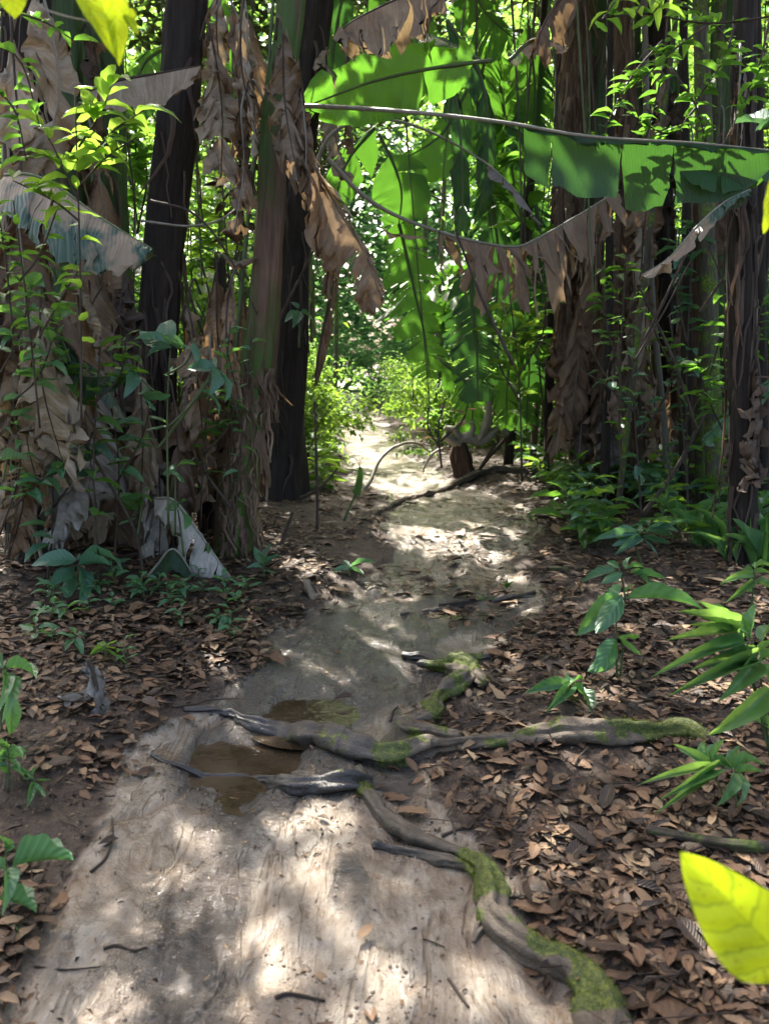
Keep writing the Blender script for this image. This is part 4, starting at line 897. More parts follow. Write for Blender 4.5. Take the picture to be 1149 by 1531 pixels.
pxplant('large clump of narrow green leaves at the right edge of the litter', 1150, 1135, [[(1150, 1135), (1142, 1050), (1130, 985), (1120, 950)], [(1150, 1130), (1120, 1010), (1100, 985)], [(1152, 1120), (1110, 960), (1098, 940)]],
        [(1098, 945, 1045, 895, 20, 0, .9), (1098, 942, 1020, 908, 18, -.1, .9), (1095, 948, 1000, 952, 18, -.1, .8), (1100, 940, 1060, 890, 16, .1, .9), (1110, 960, 1005, 978, 22, -.15, .8), (1112, 962, 1035, 972, 20, -.05, .8),
         (1120, 955, 1126, 898, 28, .05, .6), (1128, 985, 1046, 986, 26, -.1, .8), (1128, 988, 1024, 1020, 24, -.2, .8), (1128, 992, 1098, 1032, 34, -.2, .7), (1125, 985, 1070, 1000, 24, -.1, .8), (1132, 980, 1160, 935, 26, 0, .7), (1134, 985, 1175, 975, 30, 0, .8),
         (1150, 1030, 1072, 1108, 34, -.1, .9), (1140, 960, 1150, 905, 22, .1, .7), (1150, 1060, 1090, 1075, 20, 0, .8), (1140, 1000, 1160, 1040, 26, -.1, .6), (1130, 990, 1110, 960, 18, .1, .8), (1150, 1090, 1100, 1060, 18, 0, .8), (1120, 948, 1085, 905, 18, .1, .8), (1105, 950, 1030, 930, 16, 0, .8)], 'leaf_narrow', 'lance')
pxplant('small fan of narrow leaves at the right edge by the end of the mossy root', 1075, 1215, [[(1085, 1200), (1070, 1165), (1060, 1150)], [(1100, 1210), (1098, 1170), (1095, 1155)]],
        [(1062, 1150, 985, 1150, 16, -.1, .8), (1060, 1148, 1005, 1110, 18, .05, .8), (1062, 1145, 1040, 1095, 18, .1, .8), (1064, 1146, 1078, 1100, 16, .1, .7), (1062, 1152, 1018, 1178, 20, -.2, .8), (1066, 1152, 1030, 1180, 18, -.2, .7), (1095, 1155, 1085, 1205, 22, -.1, .7),
         (1098, 1150, 1130, 1118, 16, .1, .7), (1096, 1150, 1102, 1110, 14, .1, .7), (1098, 1155, 1140, 1150, 18, 0, .8), (1066, 1148, 1100, 1135, 14, .1, .8), (1100, 1160, 1130, 1190, 20, -.1, .7), (1095, 1150, 1060, 1130, 14, .1, .8)], 'leaf_narrow', 'lance')
pxplant('dark narrow-leaved plant standing at the right edge above the leafy clump', 1120, 930, [[(1120, 930), (1125, 880), (1128, 850)]],
        [(1126, 862, 1075, 860, 14, 0, .8), (1128, 858, 1150, 850, 14, 0, .8), (1126, 870, 1085, 900, 12, -.1, .8), (1126, 856, 1100, 850, 12, .1, .7), (1128, 870, 1160, 882, 14, 0, .8), (1125, 885, 1090, 880, 12, .1, .8), (1128, 850, 1145, 828, 12, .1, .7)], 'leaf_narrow', 'lance')
pxplant('three-leaved sapling standing at the foot of the left clump, veins showing', 112, 880, [[(112, 882), (116, 862), (118, 842)]],
        [(122, 836, 204, 803, 30, -.1, .8), (114, 838, 48, 826, 32, -.15, .8), (118, 846, 172, 836, 30, -.2, .6), (116, 848, 150, 880, 28, -.3, .6), (112, 846, 82, 862, 26, -.3, .6), (118, 838, 106, 822, 16, .1, .5), (110, 856, 100, 892, 22, -.2, .3)], 'leaf_blue')
pxplant('glossy leafy plant with a drooping stalk at the left edge beside the silver grey leaf', 2, 1100, [[(2, 1100), (4, 1040), (8, 1000)], [(8, 1100), (16, 1060), (18, 1030)]],
        [(8, 1000, 72, 988, 30, -.1, .8), (6, 998, 34, 972, 24, .1, .7), (5, 1005, 46, 1030, 28, -.2, .7), (0, 1000, -30, 985, 28, 0, .8), (6, 1000, -10, 970, 24, .1, .7), (16, 1040, 22, 1108, 26, -.05, .3), (4, 1010, 30, 1010, 20, -.2, .6)], 'leaf_hero')
pxplant('small bright seedling on the litter below the left edge plant', 60, 1190, [[(60, 1190), (50, 1165)]],
        [(52, 1165, 20, 1150, 14, .1, .7), (52, 1168, 78, 1180, 16, -.1, .7), (54, 1166, 78, 1160, 14, 0, .7), (50, 1170, 42, 1205, 14, -.1, .5), (50, 1165, 52, 1145, 12, .1, .6)], 'leaf_hero')
pxplant('plant at the lower left corner with long pointed leaves reaching over the mud', 5, 1360, [[(5, 1360), (10, 1310), (8, 1255)]],
        [(18, 1295, 118, 1268, 28, -.1, .8), (10, 1275, 6, 1238, 16, 0, .5), (0, 1345, 62, 1352, 24, -.1, .8), (10, 1300, 26, 1328, 26, -.1, .5), (5, 1298, -18, 1278, 20, 0, .6), (0, 1395, 34, 1388, 22, -.1, .8), (8, 1268, 22, 1256, 12, 0, .5)], 'leaf_hero', 'lance')
pxplant('fern-like seedling with small pale leaflets at the left edge', 12, 1185, [[(12, 1185), (14, 1140), (10, 1105)]],
        [(12, 1120 + 6 * (i % 6), 12 + (1 if i % 2 else -1) * (26 + 4 * (i % 3)), 1108 + 8 * (i % 7), 9, .02 * i - .1, .5) for i in range(16)], 'leaf_hero')
pxplant('pale sunlit seedling on the left verge beside the trail', 522, 862, [[(522, 862), (522, 848)]],
        [(522, 850, 492, 852, 12, 0, .6), (522, 848, 510, 832, 10, .1, .6), (523, 848, 558, 829, 13, .1, .6), (523, 852, 546, 856, 11, -.1, .6), (522, 848, 528, 832, 9, .2, .5)], 'leaf_blue')
pxplant('upright glossy seedling at the foot of the thick dark trunk', 395, 868, [[(395, 868), (393, 840)]],
        [(393, 842, 376, 812, 14, .1, .6), (394, 842, 406, 808, 14, .1, .6), (394, 846, 418, 826, 12, 0, .6), (393, 850, 372, 842, 13, -.1, .6), (394, 852, 416, 850, 11, -.1, .6), (393, 846, 386, 822, 12, -.1, .6)], 'leaf_blue')
pxplant('small seedling at the foot of the fallen tan leaf', 325, 932, [[(325, 932), (324, 920)]],
        [(324, 922, 304, 918, 12), (325, 921, 340, 916, 12), (325, 924, 342, 928, 12, -.1), (323, 923, 312, 932, 11, -.1), (325, 920, 322, 908, 10, .1)], 'leaf_hero')
pxplant('bright two-leaved seedling in the litter above the silver grey leaf', 160, 985, [[(160, 985), (155, 966)]],
        [(156, 968, 200, 982, 15, -.1, .7), (156, 966, 140, 955, 16, .1, .6), (156, 965, 172, 952, 14, .1, .6), (154, 968, 135, 978, 13, -.1, .6), (158, 966, 178, 966, 12, 0, .6)], 'leaf_light')
pxplant('dark seedling in the shade left of the bright two-leaved one', 118, 975, [[(118, 975), (112, 950)]],
        [(112, 952, 98, 944, 13), (113, 950, 128, 942, 14), (112, 955, 126, 966, 14, -.1), (111, 958, 96, 964, 14, -.1), (113, 948, 110, 934, 12)], 'leaf_hero')
pxplant('blue green plant with broad leaves in front of the black brown trunk', 232, 700, [[(252, 790), (250, 620), (255, 520)], [(250, 640), (290, 600), (325, 550)], [(250, 600), (225, 580), (200, 555)], [(250, 560), (280, 540), (292, 505)]],
        [(250, 520, 204, 482, 32, .1, .6), (252, 515, 196, 492, 22, 0, .6), (255, 515, 244, 466, 34, .1, .6), (258, 516, 258, 490, 34, -.2, .6), (262, 516, 292, 502, 32, -.1, .7), (258, 520, 210, 524, 18, 0, .7), (292, 512, 300, 540, 20, -.1, .6),
         (322, 553, 276, 548, 30, 0, .7), (325, 550, 300, 540, 26, .2, .6), (325, 553, 332, 570, 26, -.2, .6), (328, 555, 352, 598, 26, -.1, .7), (300, 585, 352, 600, 18, -.1, .7), (200, 556, 158, 572, 28, 0, .7), (200, 556, 202, 575, 24, -.2, .6),
         (215, 592, 262, 580, 24, -.1, .7), (218, 595, 240, 604, 22, -.2, .7), (222, 590, 204, 578, 22, .1, .6), (260, 560, 238, 545, 20, .1, .7)], 'leaf_blue', d=4.55)
pxplant('pale green sapling top in front of dark wood, low left middle', 262, 800, [[(262, 800), (262, 740), (262, 700)]],
        [(262, 700, 240, 706, 22, 0, .6), (264, 698, 286, 680, 20, .1, .6), (262, 704, 280, 712, 22, -.2, .6), (262, 702, 244, 690, 16, .1, .6)], 'leaf_hero', d=4.7)
pxplant('broad leaves low on a stalk below the pale green sapling top', 275, 832, [[(275, 832), (270, 790), (266, 762)]],
        [(268, 762, 294, 778, 34, -.1, .7), (266, 760, 244, 752, 24, 0, .6), (266, 758, 274, 742, 20, .1, .6)], 'leaf_hero', d=4.75)
pxplant('bright green shoot between dry leaves, left of the pale green sapling top', 205, 805, [[(205, 805), (212, 760), (216, 730)]],
        [(214, 745, 206, 770, 22, 0, .6), (216, 735, 224, 722, 20, .1, .5), (214, 740, 190, 752, 20, 0, .6), (212, 750, 180, 740, 22, 0, .6), (214, 742, 232, 748, 16, 0, .6), (206, 765, 170, 735, 22, .1, .6)], 'leaf_mid', d=4.8)
pxplant('leaf spray at the left edge with one large veined leaf, half way down', 5, 700, [[(5, 720), (8, 700), (12, 684)]],
        [(2, 688, 48, 682, 32, -.1, .6), (8, 640, 24, 650, 18, 0, .6), (15, 620, 52, 602, 16, 0, .6), (30, 620, 60, 622, 18, 0, .6), (5, 600, 40, 590, 14, 0, .6)], 'leaf_blue', d=4.4)
pxplant('climber leaves on the face of the thick dark trunk', 450, 480, [[(447, 520), (448, 490), (446, 468)]],
        [(448, 468, 424, 470, 18, -.1, .6), (448, 466, 440, 484, 16, -.2, .5), (450, 466, 468, 476, 16, -.1, .6), (446, 462, 436, 448, 12, 0, .6)], 'leaf_blue', d=d5 - .45, cat='climbing plant', name='climbing_plant')
# leafy shrub reaching into the upper left corner
rg = random.Random(5)
def sprig(label, depth, lines, n, lpx, mat, seed, shape='ovate', asp=.36, cat='shrub', name='shrub', base=None, stem='twig', up=.25, wpx=3.5, group=None):
    rg = random.Random(seed); bx, by = lines[0][0]; b = W(bx, by, depth) if base is None else base
    if base is None and by > 700: b[2] = float(hgt(b[0], b[1]))
    e = empty(name, b, label, cat, group); stems(e, b, depth, lines, wpx, stem)
    for ln in lines:
        m = max(2, n // len(lines)); Q = catmull([W(x, y, depth) for x, y in ln], m * 2)
        for i in range(m):
            p = Q[min(len(Q) - 1, int((.3 + .7 * i / max(m - 1, 1)) * (len(Q) - 1)))]; a = rg.uniform(0, 6.28); l = lpx / SC(depth) * rg.uniform(.6, 1.25)
            d = np.array([math.cos(a), math.sin(a) * .8, up + rg.uniform(-.35, .35)])
            place_leaf(e, b, p, p + d / np.linalg.norm(d) * l, l * asp, mat, shape, rg.uniform(-.4, .4), rg.randrange(8))
    return e
sprig('leafy shrub with bright pointed leaves in the upper left, in front of the dark trunk', 3.6, [[(122, 640), (120, 400), (112, 130)], [(118, 300), (90, 240), (60, 180)], [(118, 260), (165, 200), (215, 165)], [(118, 330), (80, 300), (20, 270)], [(118, 220), (150, 170), (165, 130)], [(118, 280), (160, 235), (205, 205)]], 66, 50, 'leaf_light', 51)
sprig('tangled climber with small leaves down the left edge', 3.9, [[(60, 640), (40, 450), (20, 300)], [(30, 420), (60, 380), (90, 300)], [(20, 500), (10, 400), (0, 330)], [(50, 520), (90, 450), (120, 400)]], 60, 34, 'leaf_mid', 52, cat='climbing plant', name='climbing_plant')
sprig('leafy twigs dangling in the top left corner behind the yellow leaves', 3.2, [[(-30, 60), (30, 90), (60, 190)], [(-20, 10), (60, 30), (110, 60)], [(-30, 120), (20, 160), (40, 240)]], 34, 34, 'leaf_mid', 53)
sprig('branch of small green leaves across the top right, below the frame edge', 4.6, [[(1180, 20), (1060, 35), (960, 20), (890, 30)], [(1060, 35), (1000, 80), (950, 130)], [(1100, 30), (1080, 90), (1040, 150)], [(1150, 30), (1130, 110), (1100, 180)]], 84, 34, 'leaf_mid', 54)
sprig('leafy climber hanging down the trunks at upper right', 5.2, [[(1000, -20), (990, 100), (960, 230)], [(990, 60), (940, 120), (900, 200)], [(1000, 100), (1040, 160), (1060, 240)], [(1010, 0), (1070, 40), (1120, 110)], [(1040, 160), (1000, 200), (940, 170)]], 110, 26, 'leaf_mid', 55, cat='climbing plant', name='climbing_plant')
sprig('light green leaves dipping in from the top edge above the black trunk', 3.0, [[(980, -40), (930, -10), (900, 30)], [(980, -40), (960, 0), (940, 40)], [(1000, -30), (990, 0), (975, 20)]], 14, 56, 'leaf_light', 56)
sprig('large pale leaves entering at the right edge at leaf stalk height', 2.6, [[(1180, 180), (1150, 190), (1120, 200)]], 4, 70, 'leaf_blue', 57)
sprig('thin shrub in front of the right trunks with scattered small leaves', 6.4, [[(1030, 800), (1020, 640), (1000, 470)], [(1020, 640), (1060, 560), (1080, 480)], [(1010, 560), (980, 500), (960, 430)]], 40, 26, 'leaf_mid', 58)
sprig('pale leafed sapling in front of the shaggy trunk', 6.4, [[(960, 800), (950, 650), (940, 520)], [(950, 660), (990, 600), (1010, 540)], [(950, 620), (910, 580), (880, 560)]], 30, 28, 'leaf_blue', 59, asp=.45)
# yellow leaves close to the camera
e = empty('overhanging_branch', W(1185, 1470, .86), 'close yellow green leaf with brown specks poking in at the lower right edge', 'branch')
b = np.array(e.location); stems(e, b, .86, [[(1185, 1470), (1178, 1462), (1172, 1450)]], 8)
TM['hero'] = [leaf_tmpl(18, 6, 'hero', .10, .16, .012, 3)]
place_leaf(e, b, W(1188, 1452, .86), W(1019, 1283, .86), 150 / SC(.86), 'leaf_yellow', 'hero', .25, 0, up=(0, -1, .35))
e = empty('overhanging_branch', W(100, -60, 1.5), 'yellow leaves hanging from a twig at the top left edge', 'branch')
b = np.array(e.location); stems(e, b, 1.5, [[(100, -60), (130, -30), (175, -8)], [(20, -50), (60, 10), (140, 34)], [(40, -60), (20, -30), (5, -20)]], 3, 'stem_pale')
for s in [(104, -40, 181, 86, 38), (168, -30, 181, 100, 32), (10, -40, 24, 28, 44), (186, 22, 208, 52, 16), (196, 12, 200, 36, 10)]:
    place_leaf(e, b, W(s[0], s[1], 1.5), W(s[2], s[3], 1.5), s[4] / SC(1.5), 'leaf_yellow', 'hero', .5, 0, up=(0, -1, .2))
e = empty('overhanging_branch', W(1170, 240, 1.6), 'yellow green leaf tip at the right edge below the level leaf', 'branch')
b = np.array(e.location); stems(e, b, 1.6, [[(1172, 240), (1160, 255), (1152, 268)]], 3)
place_leaf(e, b, W(1154, 266, 1.6), W(1146, 352, 1.6), 36 / SC(1.6), 'leaf_yellow', 'hero', .4, 0, up=(0, -1, .2))

for q, (px, by, d_, w_, mt) in enumerate([(905, 690, 7.6, 13, 'trunk_dark'), (925, 720, 7.2, 9, 'trunk_grey'), (1022, 740, 7.2, 16, 'trunk_dark'), (1036, 700, 8.2, 20, 'trunk_brown'), (1130, 740, 7.4, 18, 'trunk_brown'), (820, 650, 9.4, 14, 'trunk_dark'),
        (795, 655, 9.8, 10, 'trunk_brown'), (760, 650, 10.4, 16, 'trunk_dark'), (1092, 690, 8.6, 22, 'trunk_dark'), (960, 680, 8.8, 16, 'trunk_green'), (868, 660, 9.2, 18, 'trunk_dark')]):
    b = W(px, by, d_); b[2] = float(hgt(b[0], b[1])); lean = U(-.35, .35); e = empty('sapling', b, 'slim dark sapling stem among the right hand trunks', 'sapling', 'slim stems among the right hand trunks')
    P = catmull(np.array([b, b + [lean * .4, 0, 2.], b + [lean, U(-.2, .2), 4.4], b + [lean * 1.4, 0, 6.5]]), 50); tube_obj('trunk', P, np.linspace(w_ / 2 / SC(d_), w_ / 3.6 / SC(d_), 50), M[mt], e, b, seg=12, rough=.2, ribs=4, ribamp=.15, seed=q)
    foliage('crown', P[-1] + rng.normal(size=(350, 3)) * [.7, .7, .5], .16, 'leaf_mid', e, b, 'tiny')
for q, (lab, dep, lines, n, l, mt) in enumerate([
        ('leafy sapling low in front of the leftmost trunk', 4.7, [[(70, 880), (80, 760), (70, 640)], [(80, 760), (120, 700), (140, 640)]], 26, 44, 'leaf_blue'),
        ('thin sapling with hanging dark leaves beside the black brown trunk base', 4.9, [[(170, 860), (178, 700), (165, 600)], [(176, 720), (210, 660), (225, 610)]], 22, 40, 'leaf_hero'),
        ('leafy twigs left of the leaning stem at mid height', 5.4, [[(300, 790), (305, 660), (318, 560)], [(305, 680), (340, 640), (352, 600)]], 20, 34, 'leaf_mid'),
        ('green leaves between the two left trunks, high up behind the folded tan leaf', 7.2, [[(205, 700), (200, 420), (205, 150)], [(200, 300), (180, 200), (150, 120)], [(205, 350), (220, 260), (200, 190)]], 60, 44, 'leaf_mid'),
        ('bright leafy shrub filling the gap between the black brown trunk and the leaning stem', 8.6, [[(330, 760), (320, 520), (330, 300)], [(325, 480), (300, 380), (300, 260)], [(325, 460), (360, 360), (350, 220)], [(325, 500), (290, 440), (285, 330)]], 110, 36, 'leaf_light'),
        ('red and brown leaved shrub glowing between the black brown trunk and the leaning stem', 8.2, [[(350, 740), (345, 480), (330, 240)], [(345, 420), (365, 300), (360, 200)]], 40, 34, 'litter'),
        ('leafy sapling with drooping bright leaves left of the blue green plant', 4.5, [[(150, 870), (140, 700), (150, 520)], [(142, 640), (110, 580), (95, 520)], [(145, 600), (180, 560), (190, 500)]], 44, 40, 'leaf_mid'),
        ('small leafed vine climbing the leaning stem', d4 - .35, [[(350, 800), (362, 640), (378, 500)], [(362, 640), (340, 560), (345, 480)]], 26, 26, 'leaf_hero'),
        ('dark green leafy shoots between hanging dead leaves at the left edge', 4.3, [[(0, 560), (30, 500), (50, 420)], [(20, 600), (60, 560), (90, 470)]], 34, 44, 'leaf_hero'),
        ('leafy climber round the foot of the leftmost trunks', 4.6, [[(0, 800), (30, 700), (20, 600)], [(20, 760), (60, 720), (90, 700)]], 30, 34, 'leaf_hero'),
        ('small leafed climber on the brown trunk left of the black one', 6.2, [[(930, 760), (925, 600), (935, 380)], [(928, 560), (905, 480), (900, 400)]], 50, 28, 'leaf_mid'),
        ('leafy sapling between the mossy trunk and the right edge trunk', 6.0, [[(1085, 830), (1090, 640), (1080, 420)], [(1088, 600), (1120, 520), (1140, 450)], [(1088, 660), (1060, 600), (1040, 540)]], 60, 34, 'leaf_mid'),
        ('dark leaved sapling right of the black banana trunk', 7.0, [[(1030, 800), (1025, 600), (1035, 330)], [(1028, 520), (1010, 430), (1015, 340)]], 50, 32, 'leaf_blue'),
        ('sparse sapling with heart shaped leaves before the comb-like leaves', 7.8, [[(780, 720), (775, 560), (760, 430)], [(776, 600), (745, 540), (750, 480)], [(776, 560), (810, 500), (815, 440)]], 34, 40, 'leaf_light'),
        ('large leafed green climber behind the sagging stalk', 8.8, [[(820, 700), (800, 480), (790, 250)], [(800, 420), (850, 330), (870, 200)], [(795, 350), (745, 280), (740, 200)]], 60, 52, 'leaf_mid'),
        ('pale wiry shrub of dead twigs beside the stump', 8.6, [[(660, 700), (655, 640), (665, 600)], [(658, 660), (690, 630), (700, 600)], [(658, 670), (640, 640), (640, 610)]], 14, 22, 'dead_tan')]):
    sprig(lab, dep, lines, n, l, mt, 800 + q, asp=.45)
# ---- middle distance seedlings and verge plants
for q in range(75):   # right of the trail, between the hump and the trunks
    px, py = U(790, 1149), U(668, 822); p = G(px, py)
    if path_s(p[0], p[1]) < .25: continue
    leafy('low green seedling in the undergrowth at the foot of the right hand trunks', p, U(.12, .5), 10, U(.15, .28), mat=random.choice(['leaf_hero', 'leaf_mid', 'leaf_blue', 'leaf_mid', 'leaf_light']), lean=(U(-.1, .1), U(-.1, .1)), group='seedlings under the right hand trunks', seed=q)
for q, (px, py) in enumerate([(790, 690), (810, 670), (835, 690), (860, 705), (800, 720), (845, 740), (880, 745), (870, 680), (830, 655), (780, 650), (905, 720), (925, 745)]):
    leafy('bright seedling right of the stump, before the shaggy trunk', G(px, py), U(.2, .45), 12, U(.18, .3), mat='leaf_mid' if q % 2 else 'leaf_light', lean=(U(-.1, .1), -.1), group='bright seedlings right of the stump', seed=60 + q)
for q in range(34):
    px, py = U(0, 380), U(850, 930) if q > 5 else U(930, 1000); p = G(px, py)
    leafy('small shaded seedling at the foot of the left clump', p, U(.05, .14), 6, U(.06, .11), mat='leaf_hero', group='shaded seedlings at the foot of the left clump', seed=90 + q)
for q, (px, py, h) in enumerate([(478, 690, .75), (492, 672, .6), (468, 712, .5), (500, 655, .7), (505, 640, .55), (484, 730, .35), (470, 655, .9), (490, 640, .8)]):
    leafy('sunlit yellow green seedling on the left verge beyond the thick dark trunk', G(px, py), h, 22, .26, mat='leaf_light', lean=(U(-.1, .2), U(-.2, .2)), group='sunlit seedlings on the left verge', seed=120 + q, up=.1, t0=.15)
def grass_px(label, bx, by, n, hpx, seed, group=None, d=None, wd=.014, mat='leaf_narrow'):
    d = d or D(bx, by); b = W(bx, by, d); b[2] = float(hgt(b[0], b[1])); e = empty('grass_tuft', b, label, 'grass tuft', group); rg = random.Random(seed)
    for i in range(n):
        a = rg.uniform(0, 6.28); l = hpx / SC(d) * rg.uniform(.6, 1.1); dr = np.array([math.cos(a) * rg.uniform(.2, .9), math.sin(a) * rg.uniform(.2, .6), 1.])
        p = b + [rg.gauss(0, .04), rg.gauss(0, .04), 0]; place_leaf(e, b, p, p + dr / np.linalg.norm(dr) * l, wd * rg.uniform(.7, 1.3), mat, 'lance', rg.uniform(-.5, .5), rg.randrange(1, 8), name='blade')
for q, (bx, by, n, h, lab) in enumerate([(1095, 838, 16, 110, 'tuft of long grass blades in front of the dark trunk near the right edge'), (1065, 820, 14, 90, 'tuft of long grass left of the dark trunk near the right edge'),
        (1135, 850, 16, 100, 'tuft of broad grass blades at the right edge beside the dark trunk'), (1020, 790, 12, 70, 'thin grass tuft at the foot of the black banana trunk'), (676, 760, 6, 22, 'tiny grass tuft in the middle of the far mud')]):
    if q < 4: grass_px(lab, bx, by, n, h, q)
pxplant('tiny bright grass sprout by the right edge of the mud', 757, 880, [[(757, 880), (757, 876)]], [(757, 880, 750, 868, 3), (757, 880, 758, 862, 3), (757, 880, 766, 868, 3), (757, 880, 762, 872, 3)], 'leaf_mid', 'lance', cat='grass tuft', name='grass_tuft', wpx=1.5)
pxplant('single yellowish sprout on the right verge by the dead pole', 793, 780, [[(793, 780), (793, 772)]], [(793, 778, 786, 764, 6), (793, 776, 796, 760, 7), (793, 778, 803, 768, 5)], 'leaf_light', wpx=2)

# ================================================================== stump, arching branches, poles
s0 = G(694, 712); e = empty('tree_stump', s0, 'broken reddish stump with a gnarled grey top, right of the trail', 'stump'); dS = s0[1]
tube_obj('trunk', catmull(np.array([list(W(x, y, dS)) + [w_ / 2 / SC(dS)] for x, y, w_ in [(700, 720, 30), (695, 702, 22), (691, 684, 24), (687, 662, 17)]]), 26)[:, :3],
         catmull(np.array([[q, 0, 0, w_ / 2 / SC(dS)] for q, w_ in enumerate([30, 22, 24, 17])]), 26)[:, 3], M['trunk_red'], e, s0, seg=24, rough=.5, ribs=5, ribamp=.4)
for pts, w_ in [([(664, 650), (682, 662), (700, 655), (718, 661), (738, 648)], 15), ([(715, 660), (726, 640), (731, 612), (726, 582)], 11), ([(690, 656), (678, 643), (664, 640)], 9), ([(735, 650), (748, 640), (756, 652)], 10), ([(700, 655), (706, 640), (703, 630)], 8)]:
    tube_obj('limb', catmull([W(x, y, dS - .05) for x, y in pts], 18), w_ / 2 / SC(dS) * np.linspace(1.05, .75, 18), M['stem_pale'], e, s0, seg=14, rough=.6, seed=3)
def stick(label, pts, depth, wpx, mat='twig', cat='branch', name='dead_branch', group=None, rough=.2):
    if isinstance(depth, (int, float)): depth = [depth] * len(pts)
    P = catmull([W(x, y, d) for (x, y), d in zip(pts, depth)], 8 * len(pts)); b = P[0].copy()
    V, F, uv = tube(P, np.linspace(1, .6, len(P)) * wpx / 2 / SC(np.mean(depth)), 8, rough=rough, seed=len(label))
    return tag(link(name, mesh(name, V - b, F, M[mat], uv), None, b), label, cat, group)
d_ = D(545, 735)
stick('pale branch arching over the far trail left of the stump', [(530, 742), (552, 722), (566, 690), (590, 668), (620, 662), (642, 676)], [d_, d_ + .1, d_ + .3, d_ + .5, d_ + .8, d_ + 1.1], 6, 'stem_pale')
stick('grey dead branch curving from the stump down to the ground', [(672, 668), (650, 676), (636, 694), (632, 706)], dS, 5, 'stem_pale')
stick('straight dark pole leaning right behind the stump', [(700, 720), (760, 650), (842, 562)], dS + .2, 6, 'twig')
stick('dead stick leaning against the stump from the right', [(708, 716), (724, 690), (740, 662)], dS - .1, 7, 'twig')
stick('thin pole leaning up to the right beside the black banana trunk', [(960, 770), (1010, 700), (1052, 620)], 6.4, 8, 'twig')
stick('thin upright dead stem at the left verge of the trail', [(474, 790), (474, 740), (472, 660), (470, 600)], D(474, 790), 5, 'twig')
stick('dead stick leaning across the left verge', [(448, 745), (480, 728), (505, 700)], 6.9, 5, 'twig')
stick('bare stick poking out of the litter at the foot of the thick dark trunk', [(415, 832), (425, 800), (438, 765)], 5.8, 7, 'twig')
stick('pale curved liana between the black brown trunk and the leaning stem', [(210, 330), (280, 338), (330, 328), (372, 296)], 5.6, 4, 'stem_pale', cat='liana', name='liana')
stick('long dark liana crossing the left clump from upper left to lower right', [(225, 300), (290, 320), (340, 380), (385, 470)], 5.4, 4, 'twig', cat='liana', name='liana')
stick('straight dry leaf stalk slanting down through the left dead leaves', [(100, 620), (150, 700), (200, 790), (215, 860)], 4.7, 6, 'twig', cat='liana', name='liana')
stick('grey green leaf stalk rising steeply left of the leaning stem', [(342, 640), (362, 420), (380, 250), (398, 140), (412, -60)], 5.6, 7, 'stem_green', cat='leaf stalk', name='leaf_stalk')
stick('second green stalk rising beside the leaning stem towards the top edge', [(372, 300), (388, 180), (410, 60), (420, -60)], 5.9, 6, 'stem_green', cat='leaf stalk', name='leaf_stalk')
stick('dark pole slanting down from the blue green plant', [(322, 552), (275, 620), (235, 672)], 4.6, 6, 'stem_green', cat='leaf stalk', name='leaf_stalk')
for q in range(34):   # hanging lianas
    x = U(0, 1149) if q > 6 else U(640, 900); d = U(6.5, 12); xx = x + U(-60, 60); y1 = U(250, 640)
    if 480 < xx < 600: y1 = min(y1, 230)
    stick('thin hanging liana between the trunks' if x > 575 else 'thin hanging liana in the left clump', [(x, -80), ((x + xx) / 2 + U(-15, 15), y1 * .5), (xx, y1)], d, U(2, 4), random.choice(['twig', 'stem_green', 'twig']),
          cat='liana', name='liana', group='hanging lianas right of the gap' if x > 575 else 'hanging lianas left of the gap')
for q in range(22):   # slanting sticks inside the clumps
    left = q < 12; x = U(20, 420) if left else U(760, 1130); y = U(500, 800) if left else U(450, 740); d = U(5.2, 6.8)
    stick('dead stick tangled in the left clump' if left else 'dead stick leaning among the right hand trunks', (lambda a_, b_: [(x, y), (x + a_ * .5 + U(-8, 8), y - b_ * .5), (x + a_, y - b_)])(U(-110, 110), U(100, 230)), d, U(3, 6), 'twig',
          group='dead sticks in the left clump' if left else 'dead sticks among the right hand trunks')

# ================================================================== fallen leaves and twigs
def lit_tmpl(nl, nw, k):
    rg = np.random.default_rng(k + 50); V, F, uv = leaf_tmpl(nl, nw, 'ellip' if k % 2 else 'ovate', rg.uniform(-.08, .14), rg.uniform(-.2, .3), .02, k, rg.uniform(-.25, .4))
    V = V.copy(); V[:, 2] += .06 * np.abs(V[:, 0]) * np.sin(V[:, 1] * 3 + k); return V, F, uv
LT = [lit_tmpl(8, 2, k) for k in range(8)]; LTm = [lit_tmpl(5, 1, k) for k in range(8)]; LTs = [lit_tmpl(3, 1, k) for k in range(6)]
def litter_points(n, y0, y1, seed):
    rg = np.random.default_rng(seed); y = y0 * (y1 / y0) ** rg.random(n); x = rg.uniform(-1, 1, n) * (y * .52 + .35)
    s = pedge(x, y) + .16 * fbm(x * 3, y * 3, 8, 3); right = x > np.interp(y, _e[:, 0], (_e[:, 1] + _e[:, 2]) / 2)
    bare = fbm(x * 1.1, y * 1.1, 66, 3)
    p = sst(-.02, .18, s) * sst(-.32, .05, bare + .12 * right + .22 * (y > 4)) ; p = np.where(s < -.05, .004, p); p = np.where((s < 0) & (y > 4.3) & (fbm(x * 1.6, y * 2.2, 171, 3) > .10), .5, p)
    # bare soil strip right of the long root and left lower corner
    sx, sy, _z = toscreen(np.stack([x, y, hgt(x, y)], -1))
    p = np.where((sx < 330) & (sy > 1290) & (sx > 60), p * .15, p)
    p = np.where((sx > 620) & (sx < 800) & (sy > 1180) & (sy < 1420) & (sx - 600 < (sy - 1120) * .9), p * .25, p)
    p = np.where((sx > 900) & (sx < 950) & (sy > 1440), p * .4, p)
    keep = rg.random(n) < p; x, y = x[keep], y[keep]
    return np.stack([x, y, hgt(x, y)], -1)
P1 = litter_points(15000, 1.35, 4.4, 1); P2 = litter_points(20000, 3.6, 13.5, 2)
